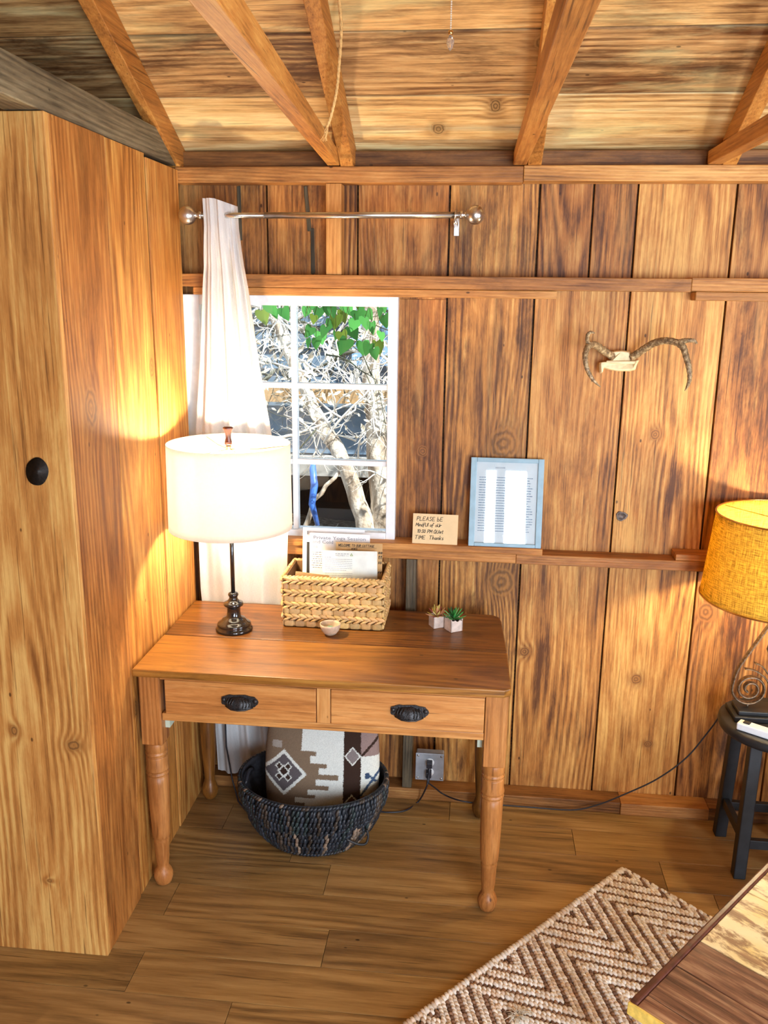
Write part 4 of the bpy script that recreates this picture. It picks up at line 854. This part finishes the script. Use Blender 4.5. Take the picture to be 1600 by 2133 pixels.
cord([(xc - .002, -.068, zc - .046), W(905, 1640, y=-.05), W(925, 1655, y=-.03), W(960, 1668, y=-.06), W(1010, 1674, y=-.05), W(1100, 1681, y=-.02), W(1190, 1687, y=-.02), W(1240, 1678, y=-.02), W(1300, 1655, y=-.02), W(1370, 1622, y=-.02), W(1430, 1578, y=-.02), W(1475, 1525, y=-.03), W(1497, 1495, y=-.08)], 'thin dark cord running right from the outlet box up to the stool', m_cordk, pz2, .0027)

# ================================================================== ROUND BASKET AND CUSHION
RX, RY, RA, RB, RH = .470, -.255, .252, .205, .235
rb = thing('wicker_basket', (RX, RY, 0), 'dark round woven basket on the floor under the desk', 'basket')
def prof(t_): # t 0 bottom .. 1 rim -> scale, z
    return (.62 + .38 * math.sin(t_ * math.pi / 2) ** .8, .006 + (RH - .006) * t_)
mb = MB(); pr = [(0, .006)] + [(prof(t_ / 12)[0] - .02, prof(t_ / 12)[1]) for t_ in range(13)] + [(prof(t_ / 12)[0] - .035, prof(t_ / 12)[1]) for t_ in range(12, 0, -1)] + [(.58, .014), (0, .014)]
mb.lathe([(r, z) for r, z in pr], (RX, RY, 0), 64, sx=RA, sy=RB); mb.build('inner_shell', plain('dark_weave_inner', (.020, .020, .026), .7, var=.5, scale=60, bumpy=1.), rb)
wk = plain('dark_wicker', (1, 1, 1), .45, var=.25, scale=120, bumpy=.4); R = random.Random(8)
def wkc():
    q = R.random()
    if q < .55: k = R.uniform(.5, 1.5); return (.020 * k, .026 * k, .036 * k, 1)
    if q < .8: k = R.uniform(.6, 1.3); return (.06 * k, .045 * k, .035 * k, 1)
    if q < .94: k = R.uniform(.7, 1.2); return (.024 * k, .04 * k, .042 * k, 1)
    return (.24, .17, .12, 1)
mb = MB()
for (t0, t1, nn, ph) in ((.50, .93, 112, 0), (.08, .52, 100, .4)):
    for i in range(nn):
        a = 2 * math.pi * (i + ph) / nn; pts = []; rr_ = []
        tw = R.uniform(-.03, .05)
        for k in range(6):
            t_ = t0 + (t1 - t0) * k / 5; s_, z = prof(t_); bul = .02 * math.sin(math.pi * k / 5); aa = a + tw * (k / 5 - .5) * 1.5
            pts.append((RX + RA * (s_ + bul) * math.cos(aa), RY + RB * (s_ + bul) * math.sin(aa), z)); rr_.append(.0066 * (.55 + .45 * math.sin(math.pi * (k + .5) / 6)))
        cw_ = wkc()
        for k in range(5):
            A, B = Vector(pts[k]), Vector(pts[k + 1]); d = (B - A); tan = Vector((-math.sin(a), math.cos(a), 0)); o_ = tan * (.0022 if k % 2 else -.0022) + Vector((math.cos(a), math.sin(a), 0)) * R.uniform(0, .003); f_ = R.uniform(.7, 1.4)
            mb.blob((A + B) / 2 + o_, d * .72 + tan * .0025, tan * .0062, d.cross(tan).normalized() * .0062, (cw_[0] * f_, cw_[1] * f_, cw_[2] * f_, 1), 7, 5)
mb.build('strands', wk, rb)
for (t_, w_, r, nm_) in ((.97, 130, .008, 'rim'), (.51, 110, .005, 'twined_band'), (.03, 90, .008, 'foot_ring')):
    mb = MB(); s_, z = prof(t_)
    for i in range(w_):
        a = 2 * math.pi * i / w_; da = 2 * math.pi / w_; c = Vector((RX + RA * s_ * math.cos(a), RY + RB * s_ * math.sin(a), z + (0 if t_ > .02 else .002)))
        d = Vector((-RA * s_ * math.sin(a), RB * s_ * math.cos(a), 0)) * da * .8; nrm_ = Vector((math.cos(a), math.sin(a), 0)); mb.blob(c, d + Vector((0, 0, r * .45)), nrm_ * r, Vector((0, 0, r * .8)), wkc(), 6, 5)
    mb.build(nm_, wk, rb)
mb = MB(); pa = [W(722, 1748, y=-.40), W(745, 1758, y=-.395), W(762, 1757, y=-.385), W(767, 1742, y=-.37), W(764, 1728, y=-.36)]
mb.tube(cr([tuple(p) for p in pa]), .004, 8); mb.build('handle', m_blackmat, rb)
mb = MB()
for sgn in (-1,):
    pts = [(RX + sgn * RA * .93 + .01, RY - .05 + .1 * k / 8, RH - .03 + .02 * math.sin(math.pi * k / 8)) for k in range(9)]; mb.tube(pts, .006, 8, (.03, .03, .04, 1))
mb.build('handle', wk, rb)
# cushion with kilim pattern
def sd_d(x, y_, cx, cy, a, b_): return abs(x - cx) / a + abs(y_ - cy) / b_
WH, TP, GY, DB, TN_ = hx(226, 228, 220), hx(128, 106, 84), hx(92, 84, 86), hx(52, 30, 18), hx(176, 140, 90)
def kil(x, y_):   # x 0..1600, y 0..1231 in the drawing's units
    def dia(cx, cy, a, b_, inner, x=x, y_=y_):
        d = sd_d(x, y_, cx, cy, a, b_)
        return WH if .82 < d < 1 else (inner if d <= .82 else None)
    if x > 1185:
        if y_ > 880: return TN_
        if y_ < 330: return DB if abs((x - 1270) * 1.2 - (230 - y_)) < 25 else hx(150, 126, 120)
        if abs(x - 1260) * .5 + 0 < 12 + 0 and 560 < y_ < 640: return hx(50, 70, 100)
        if abs((y_ - 700) + (x - 1300) * 1.6) < 30 or (abs((y_ - 620) - (x - 1300) * 1.3) < 22 and 560 < y_ < 700): return hx(60, 84, 116)
        return WH
    if x > 965:
        for (cx, cy, a, b_, inn) in ((1080, 330, 105, 130, hx(132, 120, 118)), (1080, 980, 100, 125, hx(90, 66, 48))):
            q = dia(cx, cy, a, b_, inn)
            if q: return q
        return DB
    if y_ > 1050: return TN_
    edges = [(0, 180, 400), (180, 285, 400), (285, 345, 600), (345, 445, 520), (445, 505, 745), (505, 590, 640), (590, 660, 900), (660, 745, 600), (745, 805, 775), (805, 880, 490), (880, 930, 595), (930, 1005, 315), (1005, 1050, 450)]
    e = 400
    for a, b_, v in edges:
        if a <= y_ < b_: e = v
    if x > e: return WH
    if 0 < x < 130 and 170 < y_ < 265: return hx(170, 160, 150)
    q = dia(165, 600, 315, 320, GY)
    if q is not None:
        if q is WH: return WH
        for (cx, cy, s_) in ((165, 580, 62), (225, 515, 42), (105, 515, 42), (225, 660, 42), (105, 660, 42)):
            d = sd_d(x, y_, cx, cy, s_ * 1.35, s_ * 1.5)
            if d < .68: return DB
        for (cx, cy, s_) in ((165, 580, 62), (225, 515, 42), (105, 515, 42), (225, 660, 42), (105, 660, 42)):
            if sd_d(x, y_, cx, cy, s_ * 1.35, s_ * 1.5) < 1: return WH
        return GY
    return TP
cw, chh, cth = .375, .40, .075; nu = 230; nv = 230
Mc = Matrix.Translation((.497, -.255, .055)) @ Matrix.Rotation(math.radians(-8), 4, 'X') @ Matrix.Rotation(math.radians(1.5), 4, 'Z')
vs = []; cs = []; R = random.Random(4)
for sgn in (-1, 1):
    for j in range(nv + 1):
        for i in range(nu + 1):
            u, v = i / nu * 2 - 1, j / nv * 2 - 1
            bul = (max(0, 1 - abs(u) ** 2.4) * max(0, 1 - abs(v) ** 2.4)) ** .42
            sx = 1 - .05 * (1 - abs(v) ** 2) * 0 + .03 * abs(v) ** 3; x = cw / 2 * u * (1 - .05 * (1 - v * v) * abs(u) ** 4 * -1 - .04 * v * v)
            vs.append(Mc @ Vector((x, sgn * cth * bul, chh / 2 * (v + 1) * (1 - .03 * u * u))))
            X = (u + 1) / 2 * 1480 - 95 + R.uniform(-7, 7); Y = (1 - (v + 1) / 2) * 1560 - 205 + R.uniform(-6, 6)
            k = R.uniform(.86, 1.1); c = kil(X, Y) if Y > 0 else (DB if 965 < X < 1185 else (WH if X > 400 else TP)); cs.append((c[0] * k, c[1] * k, c[2] * k, 1))
n1 = (nu + 1) * (nv + 1); fs = []
for s_ in range(2):
    for j in range(nv):
        for i in range(nu): a = s_ * n1 + j * (nu + 1) + i; fs.append((a, a + 1, a + nu + 2, a + nu + 1))
mb = MB(); mb.add(vs, fs, None, cs, True)
tag(mb.build('cushion', plain('woven_wool', (1, 1, 1), .95, var=.08, scale=500, bumpy=.5), org=(.495, -.24, .02)), 'brown and cream geometric patterned wool cushion standing in the dark round basket', 'cushion')

# ================================================================== STOOL WITH SECOND LAMP
SX, SY, STZ = 1.985, -.195, .5
st = thing('stool', (SX, SY, 0), 'black painted round stool carrying the mustard lamp at the right edge', 'stool')
mb = MB(); mb.lathe([(0, STZ - .036), (.165, STZ - .036), (.178, STZ - .030), (.183, STZ - .018), (.180, STZ - .004), (.172, STZ), (0, STZ)], (SX, SY, 0), 64); mb.build('seat', m_blackmat, st)
lp = {}
for k, (dx, dy) in enumerate(((-1, -1), (-1, 1), (1, -1), (1, 1))):
    tx, ty, fx, fy = SX + dx * .095, SY + dy * .095, SX + dx * .105, SY + dy * .115; h = .019
    mb = MB(); mb.hexa([(fx - h, fy - h, 0), (fx + h, fy - h, 0), (fx + h, fy + h, 0), (fx - h, fy + h, 0), (tx - h, ty - h, STZ - .0365), (tx + h, ty - h, STZ - .0365), (tx + h, ty + h, STZ - .0365), (tx - h, ty + h, STZ - .0365)], 'z'); mb.build('leg', m_blackmat, st, bevel=.003)
for (a, b_, zz) in (((-1, -1), (-1, 1), .14), ((-1, -1), (1, -1), .12), ((1, -1), (1, 1), .14), ((-1, 1), (1, 1), .12)):
    A = Vector((SX + a[0] * .103, SY + a[1] * .11, zz)); B = Vector((SX + b_[0] * .103, SY + b_[1] * .11, zz)); d = (B - A).normalized(); A = A + d * .020; B = B - d * .020
    mb = MB(); q = Vector((.010, .010, .016)) ; lo = Vector((min(A.x, B.x), min(A.y, B.y), zz)); hi = Vector((max(A.x, B.x), max(A.y, B.y), zz)); e = Vector((.010 if abs(d.x) < .5 else 0, .010 if abs(d.y) < .5 else 0, .016))
    mb.box(tuple(lo - e), tuple(hi + e)); mb.build('stretcher', m_blackmat, st, bevel=.002)
SLX, SLY = 1.955, -.165
l2 = thing('scroll_lamp', (SLX, SLY, STZ), 'lit lamp with mustard burlap shade and scrolled iron base on the stool', 'lamp')
mb = MB(); mb.box((SLX - .115, SLY - .055, STZ + .0005), (SLX + .115, SLY + .055, STZ + .018)); mb.box((SLX - .10, SLY - .042, STZ + .0182), (SLX + .10, SLY + .042, STZ + .032)); mb.build('plinth', m_blackmat, l2, bevel=.003)
zb = STZ + .033
for sgn in (-1, 1):
    mb = MB(); cx, cz, r0 = SLX + sgn * .062, zb + .062, .057; P = []
    # arm from the top down into a spiral
    arm = [(SLX + sgn * .004, zb + .33), (SLX + sgn * .035, zb + .265), (SLX + sgn * .075, zb + .19), (SLX + sgn * .105, zb + .13)]
    for k in range(52):
        a = math.radians(20) - k / 51 * math.radians(820); rr_ = r0 * (1 - .80 * k / 51); P.append((cx + sgn * rr_ * math.cos(a), cz + rr_ * math.sin(a)))
    path = cr([(a, b_, 0) for a, b_ in arm] + [(p[0], p[1], 0) for p in P[::2]], 3)
    mb.tube([(p[0], SLY, p[1]) for p in path], .012, 8, flat=.34, up=(0, 1, 0)); mb.build('scroll', m_bronze, l2)
for sgn in (-1, 1):
    mb = MB()
    mb.tube(cr([(SLX + sgn * .085, SLY - .004, zb + .132), (SLX + sgn * .055, SLY - .004, zb + .128), (SLX + sgn * .02, SLY - .004, zb + .105), (SLX + sgn * .003, SLY - .004, zb + .078)], 5), .0085, 8, flat=.3, up=(0, 1, 0))
    mb.tube(cr([(SLX + sgn * .055, SLY, zb + .152), (SLX + sgn * .03, SLY, zb + .140), (SLX + sgn * .004, SLY, zb + .108)], 5), .0085, 8, flat=.3, up=(0, 1, 0))
    mb.build('leaf_scroll', m_bronze, l2); mb = MB()
    mb.tube([(SLX + sgn * .001, SLY, zb + .15), (SLX + sgn * .022, SLY, zb + .20), (SLX + sgn * .016, SLY, zb + .235), (SLX + sgn * .001, SLY, zb + .26)], .006, 8, flat=.3, up=(0, 1, 0))
    mb.build('center_loop', m_bronze, l2); mb = MB()
    mb.tube([(SLX + sgn * .062, SLY, STZ + .0325), (SLX + sgn * .062, SLY, zb + .006)], .004, 8)
    mb.build('foot_pin', m_bronze, l2)
mb = MB(); mb.lathe([(.006, zb + .32), (.006, zb + .40), (.016, zb + .402), (.016, zb + .44), (.010, zb + .445)], (SLX, SLY, 0), 20); mb.build('stem', m_bronze, l2)
mb = MB(); zq = zb + .4455; mb.lathe([(.010, zq), (.02, zq + .025), (.027, zq + .045), (.02, zq + .068), (0, zq + .08)], (SLX, SLY, 0), 20); mb.build('bulb', m_bulb2, l2)
S2Z0, S2Z1 = .905, 1.175
shade(SLX, SLY, S2Z0, S2Z1, .243, .218, m_burlap, l2)
mb = MB()
for (r, z) in ((.2435, S2Z0), (.2185, S2Z1)): mb.tube([(SLX + r * math.cos(2 * math.pi * k / 72), SLY + r * math.sin(2 * math.pi * k / 72), z) for k in range(73)], .003, 6)
for k in range(3): a = math.radians(20 + 120 * k); mb.tube([(SLX, SLY, S2Z1 - .02), (SLX + .21 * math.cos(a), SLY + .21 * math.sin(a), S2Z1 - .004)], .0015, 6)
mb.build('shade_ring', m_brass, l2)
# power strip
A, B = W(1538, 1500, z=STZ + .02), W(1600, 1520, z=STZ + .02); d = (B - A); d.z = 0; d.normalize(); ang = math.atan2(d.y, d.x)
ps = thing('power_strip', (A.x, A.y, STZ), 'white power strip with a black switch on the stool seat', 'power strip')
M = Matrix.Translation((A.x - .002, A.y - .012, STZ + .0008)) @ Matrix.Rotation(ang, 4, 'Z')
mb = MB(); mb.box((0, -.018, 0), (.20, .018, .024), M=M); mb.build('housing', m_white, ps, bevel=.004)
mb = MB(); mb.box((.016, -.009, .0242), (.036, .009, .028), M=M); mb.build('switch', m_blackmat, ps, bevel=.001)

# ================================================================== RUG
K, e1, e2 = Vector((1.512, -.335, 0)), Vector((-.678, -.735, 0)), Vector((.735, -.678, 0)); e1.normalize(); e2.normalize()
RL, RWd = 1.75, .80; rug = MB(); R = random.Random(2)
rug.hexa([K + e1 * RL, K + e1 * RL + e2 * RWd, K + e2 * RWd, K] + [p + Vector((0, 0, .006)) for p in (K + e1 * RL, K + e1 * RL + e2 * RWd, K + e2 * RWd, K)], 'x', (.18, .12, .08, 1))
A_, PER = .235, .287
def rugblob(t1, t2, br, big=1.0):
    k = R.uniform(.85, 1.08)
    col_ = (hx(150, 116, 92) if R.random() < .65 else hx(118, 88, 70)) if br else (hx(252, 244, 232) if R.random() < .7 else hx(232, 212, 190))
    p = K + e1 * t1 + e2 * t2 + Vector((0, 0, (.0095 if br else .0115) + R.gauss(0, .0007))); sw = (e2 * .95 + e1 * .25 + Vector((0, 0, R.gauss(0, .06)))).normalized()
    rug.blob(p, sw * (.0092 if br else .0118) * big * R.uniform(.9, 1.1), (Vector((0, 0, 1)).cross(sw)) * .0064 * big, Vector((0, 0, .0082)), (col_[0] * k, col_[1] * k, col_[2] * k, 1), 7, 5)
m0 = -int(A_ / .022) - 2
for m_i in range(m0, int(RWd / .022) + 2):
    t1 = .004 + (m_i % 2) * .0033
    while t1 < RL:
        ph = (t1 - .17) / PER; tri = abs((ph + .5) % 1 - .5) * 2; t2 = m_i * .022 + A_ * tri
        if .012 < t2 < RWd - .012: rugblob(t1 + R.gauss(0, .0006), t2 + R.gauss(0, .0006), m_i % 3 == 0)
        t1 += .0066
for i in range(int(RL / .0125)):
    for t2 in (.002, RWd - .002): rugblob((i + .5) * .0125, t2, False, 1.25)
for j in range(int(RWd / .011)): rugblob(.002, j * .011, j % 3 == 0, 1.1)
for i in range(40):
    a = R.uniform(0, 6.28); p = K + e1 * .73 + e2 * .17; L = R.uniform(.02, .05); rug.tube([p + Vector((R.gauss(0, .006), R.gauss(0, .006), .016)), p + Vector((math.cos(a) * L * .5, math.sin(a) * L * .5, .024)), p + Vector((math.cos(a) * L, math.sin(a) * L, .017))], .0008, 4, (.75, .66, .52, 1))
rg = tag(rug.build('rug', plain('chunky_jute', (1, 1, 1), .9, var=.1, scale=250, bumpy=.5), org=K), 'chunky cream and brown chevron woven rug on the floor', 'rug')
# ================================================================== RUSTIC TABLE (low, bottom right corner)
TZ = .45; O = Vector((1.329, -1.378, 0)); a1 = Vector((.6447, .7644, 0)); a2 = Vector((.7644, -.6447, 0))
tb = thing('coffee_table', tuple(O + a1 * .5 + a2 * .3), 'rustic plank low table with worn yellow paint in the bottom right corner', 'table')
Mt = Matrix(((a1.x, a2.x, 0, O.x), (a1.y, a2.y, 0, O.y), (0, 0, 1, 0), (0, 0, 0, 1)))
edge = plain('dark_red_brown_edge', hx(84, 44, 32), .4, var=.3, scale=60, bumpy=.3)
mb = MB(); mb.box((.0, 0, TZ - .035), (1.15, .016, TZ + .004), 'x', M=Mt); mb.build('edge_strip', edge, tb, bevel=.004)
ym = NT('worn_yellow_paint'); gc = ym.n('Attribute', attribute_name='gc').outputs['Vector']
f1 = ym.noise(ym.vm('MULTIPLY', gc, (9, 22, 22)), 1, 6, .7, .4); f2 = ym.noise(ym.vm('MULTIPLY', gc, (3, 90, 90)), 1, 3)
ym.set(color=ym.mix(ym.ss(f1, .42, .55), ym.ramp(f2, [(.3, hx(120, 84, 48)), (.7, hx(170, 130, 88))]), ym.ramp(ym.noise(gc, 6, 4), [(.35, hx(226, 196, 120)), (.6, hx(240, 222, 176)), (.75, hx(206, 176, 140))])), rough=.5); ym.bump(f1, .3, .002)
m_yel = ym.m
vv = 0
for k, (w0, w1, mt, tn) in enumerate(((.0, .040, m_trunk, (1.2, 1.0, .9, .3)), (.0415, .155, m_trunk, (1, .86, .8, .8)), (.1565, .262, m_trunk, (.95, .78, .74, .9)), (.2635, .50, m_yel, (1, 1, 1, 1)), (.5015, .78, m_yel, (1, 1, 1, 1)), (.7815, 1.15, m_trunk, (1, .9, .8, .6)))):
    mb = MB(); mb.box((w0 if k else .002, .0165, TZ - .03), (w1, .72, TZ + (.0 if k else -.001)), 'y', tn, M=Mt); mb.build('plank', mt, tb, bevel=.002)
mb = MB(); mb.box((-.006, -.002, TZ - .03), (.0015, .72, TZ - .002), 'y', M=Mt); mb.build('paint_edge', plain('yellow_edge', hx(236, 200, 96), .5, var=.15, scale=80), tb, bevel=.002)
for (x, y_) in ((.05, .05), (1.05, .05), (.05, .62), (1.05, .62)):
    mb = MB(); mb.box((x, y_, .0215 if x < .1 and y_ < .1 else 0), (x + .06, y_ + .06, TZ - .031), 'z', M=Mt); mb.build('leg', m_trunk, tb, bevel=.003)

# ================================================================== HANGING CORDS
mb = MB(); pts = [W(704, -120, y=-.5), W(706, 0, y=-.5), W(711, 60, y=-.5), W(706, 140, y=-.5), W(701, 190, y=-.5), W(690, 240, y=-.5), W(680, 268, y=-.5)]; top = pts[0].copy(); top.z = rz(-.5) - .0; 
P = cr([tuple(p) for p in [Vector((pts[0].x, -.5, rz(-.5) - .001))] + pts[1:]], 8); R = random.Random(3)
mb.tube(P, .0035, 8)
for s_ in (0, 1, 2): mb.tube([Vector(p) + Vector((math.cos(i * 1.1 + s_ * 2.1) * .0025, math.sin(i * 1.1 + s_ * 2.1) * .0025, 0)) for i, p in enumerate(P[:-3])], .0022, 5)
for k in range(9): e = Vector(P[-4]); mb.tube([e, e + Vector((R.uniform(-.012, .002), R.uniform(-.006, .006), -.015)), e + Vector((R.uniform(-.022, -.002), R.uniform(-.01, .01), -.038))], [.0018, .0014, .0008], 4)
tag(mb.build('hanging_rope', plain('sisal', hx(222, 178, 112), .85, var=.15, scale=200)), 'frayed tan rope end hanging from the roof beside the rafters', 'rope')
pc = thing('pull_chain', tuple(W(940, 100, y=-.5)), 'white beaded pull cord with a glass crystal drop below the ceiling', 'pull cord')
c0 = W(939, 62, y=-.5); mb = MB(); ztop = rz(-.5)
zz = c0.z
while zz < ztop - .003: mb.blob((c0.x, -.5, zz), (.0022, 0, 0), (0, .0022, 0), (0, 0, .0024), nu=6, nv=4); zz += .0052
mb.build('bead_chain', plain('pearl_beads', (.85, .8, .7), .3), pc)
mb = MB(); mb.lathe([(.002, c0.z), (.006, c0.z - .002), (.006, c0.z - .010), (.003, c0.z - .012)], (c0.x, -.5, 0), 12); mb.build('cap', m_brass, pc)
mb = MB(); mb.lathe([(.003, c0.z - .0122), (.009, c0.z - .022), (.0095, c0.z - .030), (.006, c0.z - .042), (0, c0.z - .048)], (c0.x, -.5, 0), 8)
t = NT('crystal'); t.set(color=(1., 1., 1.), rough=.02, trans=.9, ior=1.5); mb.sm = [False] * len(mb.f); mb.build('crystal', t.m, pc)

for o in bpy.data.objects:
    if '_o' in o: del o['_o']
